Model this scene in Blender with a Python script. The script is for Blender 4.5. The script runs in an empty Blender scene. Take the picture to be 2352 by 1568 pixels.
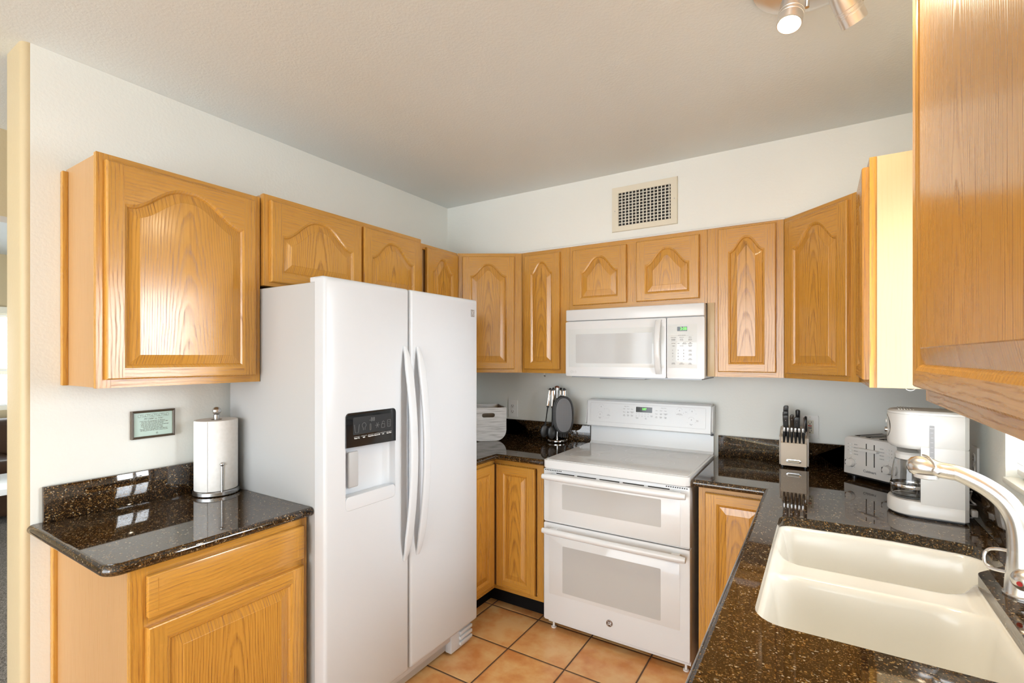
import bpy, bmesh, math, random
from mathutils import Vector, Matrix
random.seed(7)
S = bpy.context.scene
COL = S.collection
PI = math.pi

# ------------------------------------------------------------------ camera
cd = bpy.data.cameras.new('camera'); cam = bpy.data.objects.new('camera', cd); COL.objects.link(cam)
cam.location = (2.2072, -2.9633, 1.4621)
cam.rotation_euler = (PI/2, 0, math.radians(32.172))
cd.sensor_width = 36.0; cd.lens = 1124.69*36/2352; cd.shift_y = (818.44-784)/2352
cd.clip_start = 0.02
S.camera = cam
# ------------------------------------------------------------------ view
S.view_settings.view_transform = 'Standard'; S.view_settings.look = 'None'
S.view_settings.gamma = 1; S.view_settings.use_curve_mapping = False
S.view_settings.exposure = -0.11
S.cycles.use_denoising = True
S.cycles.max_bounces = 10; S.cycles.diffuse_bounces = 5; S.cycles.glossy_bounces = 5
S.cycles.transmission_bounces = 8; S.cycles.transparent_max_bounces = 8
S.cycles.sample_clamp_indirect = 6.0; S.cycles.caustics_reflective = False; S.cycles.caustics_refractive = False
# ------------------------------------------------------------------ world: bright overcast daylight
W_ = bpy.data.worlds.new('overcast_sky'); S.world = W_; W_.use_nodes = True
wt = W_.node_tree; bg = wt.nodes['Background']; bg.inputs[0].default_value = (0.90, 0.955, 1.0, 1)
_tc = wt.nodes.new('ShaderNodeTexCoord'); _sp = wt.nodes.new('ShaderNodeSeparateXYZ'); wt.links.new(_tc.outputs['Generated'], _sp.inputs[0])
_mr = wt.nodes.new('ShaderNodeMapRange')          # sky boosted on the sink-window side, added for stronger window light and reflections
_mr.inputs['From Min'].default_value = 0.3; _mr.inputs['From Max'].default_value = 1.0; _mr.inputs['To Min'].default_value = 8.0; _mr.inputs['To Max'].default_value = 46.0
wt.links.new(_sp.outputs[0], _mr.inputs['Value']); wt.links.new(_mr.outputs[0], bg.inputs[1])
def portal(name, loc, rot, sx, sy):      # tells the renderer where daylight enters; gives no light itself
    l = bpy.data.lights.new(name, 'AREA'); l.shape = 'RECTANGLE'; l.size = sx; l.size_y = sy; l.cycles.is_portal = True
    o = bpy.data.objects.new(name, l); COL.objects.link(o); o.location = loc; o.rotation_euler = rot; return o
WX = 2.674      # right wall plane
H = 2.497       # ceiling
WY0, WY1, WZ0, WZ1 = -1.66, -0.95, 1.10, 2.02     # window over the sink
portal('sink_window_portal', (WX+0.15, (WY0+WY1)/2, (WZ0+WZ1)/2), (0, PI/2, 0), WZ1-WZ0, WY1-WY0)
portal('rear_fill_portal', (1.175, -6.42, 1.175), (PI/2, 0, 0), 3.55, 2.35)  # unseen wide opening behind the camera, added to let in soft fill
portal('living_window_portal', (-4.94, -2.0, 1.42), (0, -PI/2, 0), 1.0, 2.2)

# ================================================================== node helpers
def mat(name):
    m = bpy.data.materials.new(name); m.use_nodes = True
    return m, m.node_tree, m.node_tree.nodes['Principled BSDF']
def N(nt, t, **k):
    n = nt.nodes.new(t)
    for a, b in k.items():
        if a.startswith('i_'): n.inputs[a[2:].replace('_', ' ')].default_value = b
        else: setattr(n, a, b)
    return n
def ramp(nt, fac, stops, interp='LINEAR'):
    r = nt.nodes.new('ShaderNodeValToRGB'); r.color_ramp.interpolation = interp
    e = r.color_ramp.elements
    while len(e) < len(stops): e.new(0.5)
    for s, (p, c) in zip(e, stops): s.position = p; s.color = c if len(c) == 4 else (*c, 1)
    nt.links.new(fac, r.inputs[0]); return r.outputs[0]
def mth(nt, op, a, b=None, c=None):
    n = nt.nodes.new('ShaderNodeMath'); n.operation = op
    for i, x in enumerate((a, b, c)):
        if x is None: continue
        if isinstance(x, (int, float)): n.inputs[i].default_value = x
        else: nt.links.new(x, n.inputs[i])
    return n.outputs[0]
def mixc(nt, fac, a, b, blend='MIX'):
    n = nt.nodes.new('ShaderNodeMix'); n.data_type = 'RGBA'; n.blend_type = blend
    for i, x in ((0, fac), (6, a), (7, b)):
        if isinstance(x, (int, float)): n.inputs[i].default_value = x
        elif isinstance(x, tuple): n.inputs[i].default_value = x if len(x) == 4 else (*x, 1)
        else: nt.links.new(x, n.inputs[i])
    return n.outputs[2]
def bump(nt, b, height, strength=0.2, dist=0.002):
    n = nt.nodes.new('ShaderNodeBump'); n.inputs['Strength'].default_value = strength; n.inputs['Distance'].default_value = dist
    nt.links.new(height, n.inputs['Height']); nt.links.new(n.outputs[0], b.inputs['Normal'])
def coords(nt, scale=(1, 1, 1), rnd=True, src='Object'):
    tc = nt.nodes.new('ShaderNodeTexCoord'); mp = nt.nodes.new('ShaderNodeMapping'); mp.inputs['Scale'].default_value = scale
    nt.links.new(tc.outputs[src], mp.inputs[0])
    if rnd:
        oi = nt.nodes.new('ShaderNodeObjectInfo'); k = mth(nt, 'MULTIPLY', oi.outputs['Random'], 37.0)
        cx = nt.nodes.new('ShaderNodeCombineXYZ')
        for i in range(3): nt.links.new(k, cx.inputs[i])
        nt.links.new(cx.outputs[0], mp.inputs['Location'])
    return mp.outputs[0]
def simple(name, col, rough=0.5, metal=0.0, spec=0.5, emit=None, es=1.0, coat=0.0):
    m, nt, b = mat(name)
    b.inputs['Base Color'].default_value = (*col, 1); b.inputs['Roughness'].default_value = rough
    b.inputs['Metallic'].default_value = metal; b.inputs['Specular IOR Level'].default_value = spec
    if coat: b.inputs['Coat Weight'].default_value = coat; b.inputs['Coat Roughness'].default_value = 0.05
    # faint tonal variation so no surface is a single flat value
    n = N(nt, 'ShaderNodeTexNoise', i_Scale=9.0, i_Detail=3.0); nt.links.new(coords(nt), n.inputs['Vector'])
    c = mixc(nt, n.outputs['Fac'], tuple(x*0.96 for x in col), tuple(min(1, x*1.03) for x in col))
    nt.links.new(c, b.inputs['Base Color'])
    if emit: b.inputs['Emission Color'].default_value = (*emit, 1); b.inputs['Emission Strength'].default_value = es
    return m

def paint(name, col, scale=85.0, strength=0.13, rough=0.45):
    m, nt, b = mat(name); v = coords(nt, rnd=False)
    n = N(nt, 'ShaderNodeTexNoise', i_Scale=scale, i_Detail=3.0, i_Roughness=0.55, i_Distortion=0.25); nt.links.new(v, n.inputs['Vector'])
    h = ramp(nt, n.outputs['Fac'], [(0.40, (0, 0, 0)), (0.62, (1, 1, 1))])
    n2 = N(nt, 'ShaderNodeTexNoise', i_Scale=2.0, i_Detail=2.0); nt.links.new(v, n2.inputs['Vector'])
    nt.links.new(mixc(nt, n2.outputs['Fac'], tuple(c*0.97 for c in col), tuple(c*1.02 for c in col)), b.inputs['Base Color'])
    b.inputs['Roughness'].default_value = rough; b.inputs['Specular IOR Level'].default_value = 0.35
    bump(nt, b, h, strength, 0.0015); return m

def oak(name, mode, light, dark, pore, rough=0.21):
    """mode 'v' grain up, 'h' grain across, 'panel' cathedral figure about the object's own origin"""
    m, nt, b = mat(name)
    tc = nt.nodes.new('ShaderNodeTexCoord'); oi = nt.nodes.new('ShaderNodeObjectInfo')
    sp = nt.nodes.new('ShaderNodeSeparateXYZ'); nt.links.new(tc.outputs['Object'], sp.inputs[0])
    X, Y, Z = sp.outputs
    if mode == 'h': A, L = mth(nt, 'ADD', Z, mth(nt, 'MULTIPLY', Y, 0.7)), X
    elif mode == 'side': A, L = Y, Z
    else: A, L = mth(nt, 'ADD', X, mth(nt, 'MULTIPLY', Y, 0.7)), Z
    rnd = mth(nt, 'MULTIPLY', oi.outputs['Random'], 23.0)
    def vec(sa, sl):
        c = nt.nodes.new('ShaderNodeCombineXYZ')
        nt.links.new(mth(nt, 'ADD', mth(nt, 'MULTIPLY', A, sa), rnd), c.inputs[0])
        nt.links.new(mth(nt, 'ADD', mth(nt, 'MULTIPLY', L, sl), rnd), c.inputs[1])
        nt.links.new(rnd, c.inputs[2]); return c.outputs[0]
    def noise(sa, sl, detail=3.0, rg=0.6):
        n = N(nt, 'ShaderNodeTexNoise', i_Scale=1.0, i_Detail=detail, i_Roughness=rg); nt.links.new(vec(sa, sl), n.inputs['Vector']); return n.outputs['Fac']
    warp = mth(nt, 'SUBTRACT', noise(7, 3.0, 3.0), 0.5)
    if mode == 'panel':
        xx = mth(nt, 'ADD', mth(nt, 'MULTIPLY', A, 1.3), mth(nt, 'MULTIPLY', warp, 0.022))
        dd = mth(nt, 'ADD', mth(nt, 'MULTIPLY', L, 0.085), mth(nt, 'MULTIPLY', mth(nt, 'SUBTRACT', noise(5, 2.2, 4.0), 0.5), 0.030))
        dd = mth(nt, 'ADD', dd, mth(nt, 'ADD', 0.052, mth(nt, 'MULTIPLY', oi.outputs['Random'], 0.04)))
        r = mth(nt, 'SQRT', mth(nt, 'ADD', mth(nt, 'MULTIPLY', xx, xx), mth(nt, 'MULTIPLY', dd, dd)))
        freq = 105.0
    else:
        r = mth(nt, 'ADD', A, mth(nt, 'MULTIPLY', warp, 0.045)); freq = 85.0
    ph = mth(nt, 'FRACT', mth(nt, 'MULTIPLY', r, freq))
    ring = ramp(nt, ph, [(0.0, (0, 0, 0)), (0.45, (0.10, 0.10, 0.10)), (0.82, (1, 1, 1)), (1.0, (0, 0, 0))])
    fine = noise(420, 7.0, 2.0)
    pores = ramp(nt, fine, [(0.50, (0, 0, 0)), (0.66, (1, 1, 1))])
    broad = noise(9, 0.8, 2.0)
    c = mixc(nt, broad, tuple(x*0.93 for x in light), tuple(min(1, x*1.06) for x in light))
    k = {'panel': 0.72, 'v': 0.50, 'h': 0.48, 'side': 0.18}[mode]
    rp = mth(nt, 'MULTIPLY', ring, mth(nt, 'ADD', 0.30, mth(nt, 'MULTIPLY', pores, 0.70)))
    c = mixc(nt, mth(nt, 'MULTIPLY', rp, k*1.5), c, (*dark, 1))
    c = mixc(nt, mth(nt, 'MULTIPLY', pores, 0.34 if mode != 'side' else 0.10), c, (*pore, 1))
    nt.links.new(c, b.inputs['Base Color'])
    b.inputs['Specular IOR Level'].default_value = 0.75
    rr = mth(nt, 'ADD', rough, mth(nt, 'MULTIPLY', rp, 0.25)); nt.links.new(rr, b.inputs['Roughness'])
    hh = mth(nt, 'SUBTRACT', 1.0, rp); bump(nt, b, hh, 0.06 if mode != 'side' else 0.03, 0.0004)
    return m

OL, OD, OP = (0.565, 0.285, 0.050), (0.20, 0.070, 0.010), (0.29, 0.11, 0.015)
OAKV = oak('oak_upright_grain', 'v', OL, OD, OP)
OAKH = oak('oak_level_grain', 'h', OL, OD, OP)
OAKP = oak('oak_cathedral_grain', 'panel', (0.575, 0.288, 0.050), OD, OP, 0.17)
SIDE = oak('maple_veneer', 'side', (0.46, 0.265, 0.112), (0.36, 0.19, 0.068), (0.38, 0.20, 0.075), 0.35)
PALE = oak('pale_oak_veneer', 'side', (0.53, 0.395, 0.225), (0.45, 0.315, 0.16), (0.45, 0.315, 0.16), 0.38)
PAINT = paint('wall_paint', (0.79, 0.81, 0.775))
TAN = paint('tan_paint', (0.50, 0.405, 0.25))
CEIL = paint('ceiling_paint', (0.72, 0.77, 0.775), 110.0, 0.18, 0.55)

def granite():
    m, nt, b = mat('speckled_granite'); v = coords(nt, rnd=False)
    a = N(nt, 'ShaderNodeTexVoronoi', i_Scale=290.0, i_Randomness=1.0); nt.links.new(v, a.inputs['Vector'])
    sp = nt.nodes.new('ShaderNodeSeparateColor'); nt.links.new(a.outputs['Color'], sp.inputs[0])
    c1 = ramp(nt, sp.outputs[0], [(0.0, (0.010, 0.007, 0.005)), (0.46, (0.022, 0.011, 0.005)), (0.62, (0.070, 0.034, 0.010)), (0.78, (0.14, 0.070, 0.019)), (0.91, (0.25, 0.16, 0.062)), (0.962, (0.36, 0.30, 0.21))], 'CONSTANT')
    a2 = N(nt, 'ShaderNodeTexVoronoi', i_Scale=520.0); nt.links.new(v, a2.inputs['Vector'])
    sp2 = nt.nodes.new('ShaderNodeSeparateColor'); nt.links.new(a2.outputs['Color'], sp2.inputs[0])
    c2 = ramp(nt, sp2.outputs[1], [(0.0, (0.006, 0.005, 0.004)), (0.6, (0.04, 0.019, 0.007)), (0.88, (0.16, 0.09, 0.035))], 'CONSTANT')
    n = N(nt, 'ShaderNodeTexNoise', i_Scale=60.0, i_Detail=3.0); nt.links.new(v, n.inputs['Vector'])
    f = ramp(nt, n.outputs['Fac'], [(0.42, (0, 0, 0)), (0.56, (1, 1, 1))])
    nt.links.new(mixc(nt, f, c1, c2), b.inputs['Base Color'])
    b.inputs['Roughness'].default_value = 0.035; b.inputs['Specular IOR Level'].default_value = 0.85
    return m
GRAN = granite()

def floor_tiles():
    m, nt, b = mat('terracotta_tiles')
    tc = nt.nodes.new('ShaderNodeTexCoord'); sp = nt.nodes.new('ShaderNodeSeparateXYZ'); nt.links.new(tc.outputs['Object'], sp.inputs[0])
    px, py = 0.3130, 0.3165
    ux = mth(nt, 'DIVIDE', mth(nt, 'SUBTRACT', sp.outputs[0], 0.571), px); uy = mth(nt, 'DIVIDE', mth(nt, 'SUBTRACT', sp.outputs[1], -0.581), py)
    fx = mth(nt, 'FRACT', mth(nt, 'ADD', ux, 50.0)); fy = mth(nt, 'FRACT', mth(nt, 'ADD', uy, 50.0))
    ex = mth(nt, 'MINIMUM', fx, mth(nt, 'SUBTRACT', 1.0, fx)); ey = mth(nt, 'MINIMUM', fy, mth(nt, 'SUBTRACT', 1.0, fy))
    e = mth(nt, 'MINIMUM', ex, ey)
    groutm = ramp(nt, e, [(0.010, (1, 1, 1)), (0.017, (0, 0, 0))])
    cell = nt.nodes.new('ShaderNodeCombineXYZ')
    nt.links.new(mth(nt, 'FLOOR', mth(nt, 'ADD', ux, 50.0)), cell.inputs[0]); nt.links.new(mth(nt, 'FLOOR', mth(nt, 'ADD', uy, 50.0)), cell.inputs[1])
    wn = N(nt, 'ShaderNodeTexWhiteNoise'); wn.noise_dimensions = '3D'; nt.links.new(cell.outputs[0], wn.inputs['Vector'])
    va = nt.nodes.new('ShaderNodeVectorMath'); va.operation = 'ADD'
    sc = nt.nodes.new('ShaderNodeVectorMath'); sc.operation = 'SCALE'; sc.inputs['Scale'].default_value = 9.0
    nt.links.new(wn.outputs['Color'], sc.inputs[0]); nt.links.new(tc.outputs['Object'], va.inputs[0]); nt.links.new(sc.outputs[0], va.inputs[1])
    n = N(nt, 'ShaderNodeTexNoise', i_Scale=7.0, i_Detail=4.0, i_Roughness=0.55); nt.links.new(va.outputs[0], n.inputs['Vector'])
    c = ramp(nt, n.outputs['Fac'], [(0.34, (0.62, 0.27, 0.09)), (0.48, (0.72, 0.39, 0.15)), (0.64, (0.78, 0.52, 0.24))])
    c = mixc(nt, mth(nt, 'MULTIPLY', wn.outputs['Value'], 0.25), c, (0.52, 0.20, 0.075))
    c = mixc(nt, groutm, c, (0.105, 0.055, 0.028))
    nt.links.new(c, b.inputs['Base Color']); b.inputs['Specular IOR Level'].default_value = 0.5
    nt.links.new(mth(nt, 'ADD', 0.24, mth(nt, 'MULTIPLY', groutm, 0.5)), b.inputs['Roughness'])
    hgt = ramp(nt, e, [(0.006, (0, 0, 0)), (0.03, (1, 1, 1))]); bump(nt, b, hgt, 0.6, 0.003)
    return m
TILE = floor_tiles()
def carpet_m():
    m, nt, b = mat('grey_brown_carpet'); v = coords(nt, rnd=False)
    n = N(nt, 'ShaderNodeTexNoise', i_Scale=160.0, i_Detail=2.0); nt.links.new(v, n.inputs['Vector'])
    nt.links.new(ramp(nt, n.outputs['Fac'], [(0.35, (0.10, 0.085, 0.07)), (0.65, (0.36, 0.32, 0.28))]), b.inputs['Base Color'])
    b.inputs['Roughness'].default_value = 0.95; bump(nt, b, n.outputs['Fac'], 0.8, 0.004); return m
CARPET = carpet_m()
def enamel(name, col, rough, sc=900.0, st=0.05):
    m, nt, b = mat(name); v = coords(nt, rnd=False)
    n = N(nt, 'ShaderNodeTexNoise', i_Scale=sc, i_Detail=1.0); nt.links.new(v, n.inputs['Vector'])
    n2 = N(nt, 'ShaderNodeTexNoise', i_Scale=3.0, i_Detail=1.0); nt.links.new(v, n2.inputs['Vector'])
    nt.links.new(mixc(nt, n2.outputs['Fac'], tuple(c*0.985 for c in col), col), b.inputs['Base Color'])
    b.inputs['Roughness'].default_value = rough; bump(nt, b, n.outputs['Fac'], st, 0.0004); return m
FRW = enamel('fridge_white_enamel', (0.60, 0.63, 0.665), 0.24)
FRS = enamel('fridge_case_shaded_white', (0.47, 0.475, 0.475), 0.42, 600.0, 0.2)  # fridge white darkened, so the shade on the case side sits in the colour
WHT = enamel('white_enamel', (0.68, 0.695, 0.705), 0.18, 700.0, 0.01)
GLAZE = enamel('white_glass_front', (0.66, 0.69, 0.695), 0.07, 700.0, 0.0)
OVENG = enamel('grey_oven_glass', (0.48, 0.48, 0.465), 0.06, 700.0, 0.0)
COOK = enamel('white_ceramic_glass', (0.66, 0.665, 0.665), 0.05, 700.0, 0.0)
SINKM = enamel('cream_composite', (0.75, 0.74, 0.69), 0.16, 300.0, 0.02)
PLAST = simple('white_plastic', (0.82, 0.82, 0.80), 0.30)
CREAM = simple('cream_plastic', (0.72, 0.68, 0.56), 0.4)
BLACK = simple('black_plastic', (0.014, 0.014, 0.015), 0.35)
BLKGL = simple('black_gloss', (0.010, 0.011, 0.012), 0.08)
DARK = simple('dark_void', (0.010, 0.008, 0.006), 0.7)
KICK = simple('black_kick_board', (0.006, 0.005, 0.005), 0.7, spec=0.15)
CHROME = simple('chrome', (0.82, 0.82, 0.83), 0.08, 1.0)
NICKEL = simple('brushed_nickel', (0.76, 0.74, 0.71), 0.27, 1.0)
STEEL = simple('brushed_steel', (0.60, 0.60, 0.60), 0.25, 1.0)
GREYINK = simple('grey_print', (0.22, 0.22, 0.23), 0.5)
LINEINK = simple('pale_grey_print', (0.50, 0.50, 0.50), 0.4)
WHITEINK = simple('white_print', (0.75, 0.77, 0.78), 0.4)
DIMINK = simple('dim_grey_print', (0.13, 0.135, 0.14), 0.4)
GREEN = simple('green_display_digits', (0.1, 0.8, 0.1), 0.4, emit=(0.25, 1.0, 0.12), es=1.1)
RED = simple('red_plastic', (0.45, 0.02, 0.02), 0.35)
CAULK = simple('white_caulk', (0.82, 0.82, 0.80), 0.5)
GREYP = simple('grey_plastic', (0.42, 0.43, 0.44), 0.35)
LEATHER = simple('brown_leather', (0.045, 0.022, 0.012), 0.35)
def glass(name, col=(1, 1, 1), rough=0.0):
    m, nt, b = mat(name); b.inputs['Base Color'].default_value = (*col, 1); b.inputs['Transmission Weight'].default_value = 1.0
    b.inputs['Roughness'].default_value = rough; b.inputs['IOR'].default_value = 1.45; return m
GLASS = glass('clear_glass')
def pane_m():
    m, nt, b = mat('window_glass'); nt.nodes.remove(b)
    t = nt.nodes.new('ShaderNodeBsdfTransparent'); g = N(nt, 'ShaderNodeBsdfGlossy', i_Roughness=0.0); mx = nt.nodes.new('ShaderNodeMixShader'); mx.inputs[0].default_value = 0.06
    nt.links.new(t.outputs[0], mx.inputs[1]); nt.links.new(g.outputs[0], mx.inputs[2]); nt.links.new(mx.outputs[0], nt.nodes['Material Output'].inputs[0]); return m
PANE = pane_m()
def blind_m():
    m, nt, b = mat('translucent_blind'); b.inputs['Base Color'].default_value = (0.85, 0.85, 0.84, 1); b.inputs['Roughness'].default_value = 0.45
    t = N(nt, 'ShaderNodeBsdfTranslucent'); t.inputs[0].default_value = (0.80, 0.81, 0.82, 1); mx = nt.nodes.new('ShaderNodeMixShader'); mx.inputs[0].default_value = 0.45
    nt.links.new(b.outputs[0], mx.inputs[1]); nt.links.new(t.outputs[0], mx.inputs[2]); nt.links.new(mx.outputs[0], nt.nodes['Material Output'].inputs[0]); return m
BLIND = blind_m()
LAMP = simple('lamp_glow', (1, 0.9, 0.7), 0.4, emit=(1.0, 0.80, 0.50), es=14.0)

# ================================================================== mesh helpers
class B:
    def __init__(s): s.bm = bmesh.new()
    def face(s, vs, mi=0, smooth=False):
        try: f = s.bm.faces.new(vs)
        except ValueError: return None
        f.material_index = mi; f.smooth = smooth; return f
    def box(s, x0, x1, y0, y1, z0, z1, mi=0, bev=0.0, seg=2):
        r = bmesh.ops.create_cube(s.bm, size=1.0); vs = r['verts']
        for v in vs: v.co = Vector((x0+(v.co.x+.5)*(x1-x0), y0+(v.co.y+.5)*(y1-y0), z0+(v.co.z+.5)*(z1-z0)))
        fs = {f for v in vs for f in v.link_faces}
        for f in fs: f.material_index = mi
        if bev > 0:
            es = {e for v in vs for e in v.link_edges}
            r = bmesh.ops.bevel(s.bm, geom=list(es), offset=bev, segments=seg, affect='EDGES', profile=0.5)
            for f in r['faces']: f.material_index = mi; f.smooth = True
        return s
    def prism(s, pts, a, b, axis='y', mi=0, bev=0.0):
        def mk(p, t):
            return {'y': (p[0], t, p[1]), 'z': (p[0], p[1], t), 'x': (t, p[0], p[1])}[axis]
        va = [s.bm.verts.new(mk(p, a)) for p in pts]; vb = [s.bm.verts.new(mk(p, b)) for p in pts]
        n = len(pts); s.face(va, mi); cap = s.face(list(reversed(vb)), mi)
        for i in range(n): s.face([va[i], vb[i], vb[(i+1) % n], va[(i+1) % n]], mi, True)
        if bev > 0:
            es = [e for e in s.bm.edges if (e.verts[0] in va and e.verts[1] in va)]
            r = bmesh.ops.bevel(s.bm, geom=es, offset=bev, segments=3, affect='EDGES', profile=0.5)
            for f in r['faces']: f.material_index = mi; f.smooth = True
        return s
    def loft(s, rings, mi=0, cap0=True, cap1=True, closed=True, smooth=True):
        R = [[s.bm.verts.new(p) for p in ring] for ring in rings]; n = len(R[0])
        for i in range(len(R)-1):
            for j in range(n if closed else n-1):
                s.face([R[i][j], R[i][(j+1) % n], R[i+1][(j+1) % n], R[i+1][j]], mi, smooth)
        if cap0: s.face(list(reversed(R[0])), mi)
        if cap1: s.face(R[-1], mi)
        return s
    def tube(s, path, r, seg=12, mi=0, closed=False, caps=True):
        P = [Vector(p) for p in path]; n = len(P); rings = []
        rs = r if isinstance(r, (list, tuple)) else [r]*n
        up = None
        for i in range(n):
            if closed: t = (P[(i+1) % n]-P[i-1])
            else: t = (P[min(i+1, n-1)]-P[max(i-1, 0)])
            t.normalize()
            if up is None:
                up = Vector((0, 0, 1)) if abs(t.z) < 0.9 else Vector((1, 0, 0))
            u = (up - t*up.dot(t)).normalized(); up = u; v = t.cross(u)
            rings.append([P[i]+(u*math.cos(2*PI*k/seg)+v*math.sin(2*PI*k/seg))*rs[i] for k in range(seg)])
        if closed: rings.append(rings[0]); caps = False
        return s.loft(rings, mi, caps, caps)
    def lathe(s, prof, c=(0, 0, 0), seg=32, mi=0, axis=None, caps=True):
        M = Matrix.Identity(3)
        if axis is not None: M = Vector((0, 0, 1)).rotation_difference(Vector(axis).normalized()).to_matrix()
        rings = [[Vector(c)+M @ Vector((max(r, 1e-5)*math.cos(2*PI*k/seg), max(r, 1e-5)*math.sin(2*PI*k/seg), z)) for k in range(seg)] for r, z in prof]
        return s.loft(rings, mi, caps, caps)
    def ball(s, c, r, mi=0, sc=(1, 1, 1), seg=20):
        rings = []
        for i in range(1, 12):
            a = PI*i/12-PI/2
            rings.append([Vector((c[0]+r*sc[0]*math.cos(a)*math.cos(2*PI*k/seg), c[1]+r*sc[1]*math.cos(a)*math.sin(2*PI*k/seg), c[2]+r*sc[2]*math.sin(a))) for k in range(seg)])
        return s.loft(rings, mi)
    def sweep(s, path, prof, mi=0, closed=False, side=1):
        """path: 2D polyline; prof: (outward, z) loop; outward is to the right of travel for side=1"""
        n = len(path); rings = []
        for i in range(n):
            p = Vector(path[i]); ns = []
            for a, b in ((i-1, i), (i, i+1)):
                if closed: a %= n; b %= n
                if a < 0 or b >= n: continue
                d = (Vector(path[b])-Vector(path[a]))
                if d.length < 1e-9: continue
                d.normalize(); ns.append(Vector((d.y, -d.x))*side)
            m = ns[0] if len(ns) == 1 else (ns[0]+ns[1])/(1+max(-0.8, ns[0].dot(ns[1])))
            rings.append([Vector((p.x+m.x*o, p.y+m.y*o, z)) for o, z in prof])
        if closed: rings.append(rings[0])
        return s.loft(rings, mi, not closed, not closed)
    def done(s, name, mats, parent=None, angle=35, loc=None):
        bmesh.ops.remove_doubles(s.bm, verts=s.bm.verts, dist=1e-6)
        bmesh.ops.recalc_face_normals(s.bm, faces=s.bm.faces)
        me = bpy.data.meshes.new(name); 
        if loc is not None: bmesh.ops.translate(s.bm, verts=s.bm.verts, vec=-Vector(loc))
        s.bm.to_mesh(me); s.bm.free()
        for m in (mats if isinstance(mats, (list, tuple)) else [mats]): me.materials.append(m)
        for p in me.polygons: p.use_smooth = True
        me.set_sharp_from_angle(angle=math.radians(angle))
        o = bpy.data.objects.new(name, me); COL.objects.link(o)
        if loc is not None: o.location = loc
        if parent: o.parent = parent
        return o
def tag(o, label, cat, group=None):
    o['label'] = label; o['category'] = cat
    if group: o['group'] = group
    return o
def thing(name, label, cat, loc=(0, 0, 0), rz=0.0, group=None):
    o = bpy.data.objects.new(name, None); COL.objects.link(o); o.empty_display_size = 0.05
    o.location = loc; o.rotation_euler = (0, 0, math.radians(rz)); return tag(o, label, cat, group)
def struct(name, b, mats, parent=None, angle=35):
    o = b.done(name, mats, parent, angle)
    if not parent: o['kind'] = 'structure'
    return o
def rrect(x0, x1, z0, z1, r, n=5):
    pts = []
    for cx, cz, a0 in ((x1-r, z1-r, 0), (x0+r, z1-r, 90), (x0+r, z0+r, 180), (x1-r, z0+r, 270)):
        for k in range(n+1):
            a = math.radians(a0+90*k/n); pts.append((cx+r*math.cos(a), cz+r*math.sin(a)))
    return pts
def text(name, s, size, m, parent, x, y, z, align='CENTER', spacing=1.0, bold=0.0, shear=0.0, line=1.0, rot=(PI/2, 0, 0), sx=1.0):
    c = bpy.data.curves.new(name+'_font', 'FONT'); c.body = s; c.size = size; c.align_x = align; c.align_y = 'CENTER'
    c.space_character = spacing; c.extrude = 0.00015; c.offset = bold; c.shear = shear; c.space_line = line; c.resolution_u = 3
    t = bpy.data.objects.new('tmp_font', c); COL.objects.link(t)
    bpy.context.view_layer.update()
    me = bpy.data.meshes.new_from_object(t.evaluated_get(bpy.context.evaluated_depsgraph_get()))
    bpy.data.objects.remove(t); bpy.data.curves.remove(c)
    me.name = name; me.materials.clear(); me.materials.append(m)
    me.transform(Matrix.Translation((x, y, z)) @ Matrix.Rotation(rot[2], 4, 'Z') @ Matrix.Rotation(rot[0], 4, 'X') @ Matrix.Diagonal((sx, 1, 1, 1)))
    o = bpy.data.objects.new(name, me); COL.objects.link(o)
    if parent: o.parent = parent
    return o

# ================================================================== SETTING
b = B(); b.box(-0.2, WX+0.12, -6.3, 0.1, -0.1, 0); struct('floor', b, TILE)
b = B(); b.box(-5.2, -0.2, -6.3, 0.1, -0.1, 0.004); struct('floor_living_room', b, CARPET)
b = B(); b.box(-5.2, WX+0.12, -6.3, 0.1, H, H+0.1); struct('ceiling', b, CEIL)
# left wall with rounded end corners
r = 0.022
prof = [(0, 0), (0, -2.464+r)] + [(-r+r*math.cos(a), -2.464+r-r*math.sin(a)) for a in [PI/2*k/6 for k in range(1, 7)]]
prof2 = [(-0.172+r-r*math.sin(a), -2.464+r-r*math.cos(a)) for a in [PI/2*k/6 for k in range(0, 7)]] + [(-0.172, 0)]
b = B(); b.prism([(0, 0), (0, -2.464+r), (-r, -2.464+r), (-0.15, -2.464+r), (-0.15, 0)], 0.0, H, 'z'); struct('wall_left', b, PAINT)
b = B(); b.prism([(-0.151, 0), (-0.151, -2.4625+r)] + [(-0.002, -2.4625+r)] + prof[1:] + prof2, 0.0, H, 'z'); struct('wall_left_end', b, TAN)
b = B(); b.box(-5.2, WX+0.12, 0.0, 0.1, 0, H); struct('wall_back', b, PAINT)
b = B()
b.box(WX, WX+0.14, WY1, 0.1, 0, H); b.box(WX, WX+0.14, -6.3, WY0, 0, H)
b.box(WX, WX+0.14, WY0, WY1, 0, WZ0); b.box(WX, WX+0.14, WY0, WY1, WZ1, H)
struct('wall_right', b, PAINT)
# duct soffit over the back wall with a rounded lower edge
sr = 0.022; ys = -0.302; zb = 2.108
prof = [(0.0, zb), (0.0, H), (ys, H), (ys, zb+sr)] + [(ys+sr-sr*math.cos(a), zb+sr-sr*math.sin(a)) for a in [PI/2*k/6 for k in range(1, 7)]]
b = B(); b.prism(prof, 0.0, WX, 'x'); struct('wall_soffit', b, PAINT)
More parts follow.
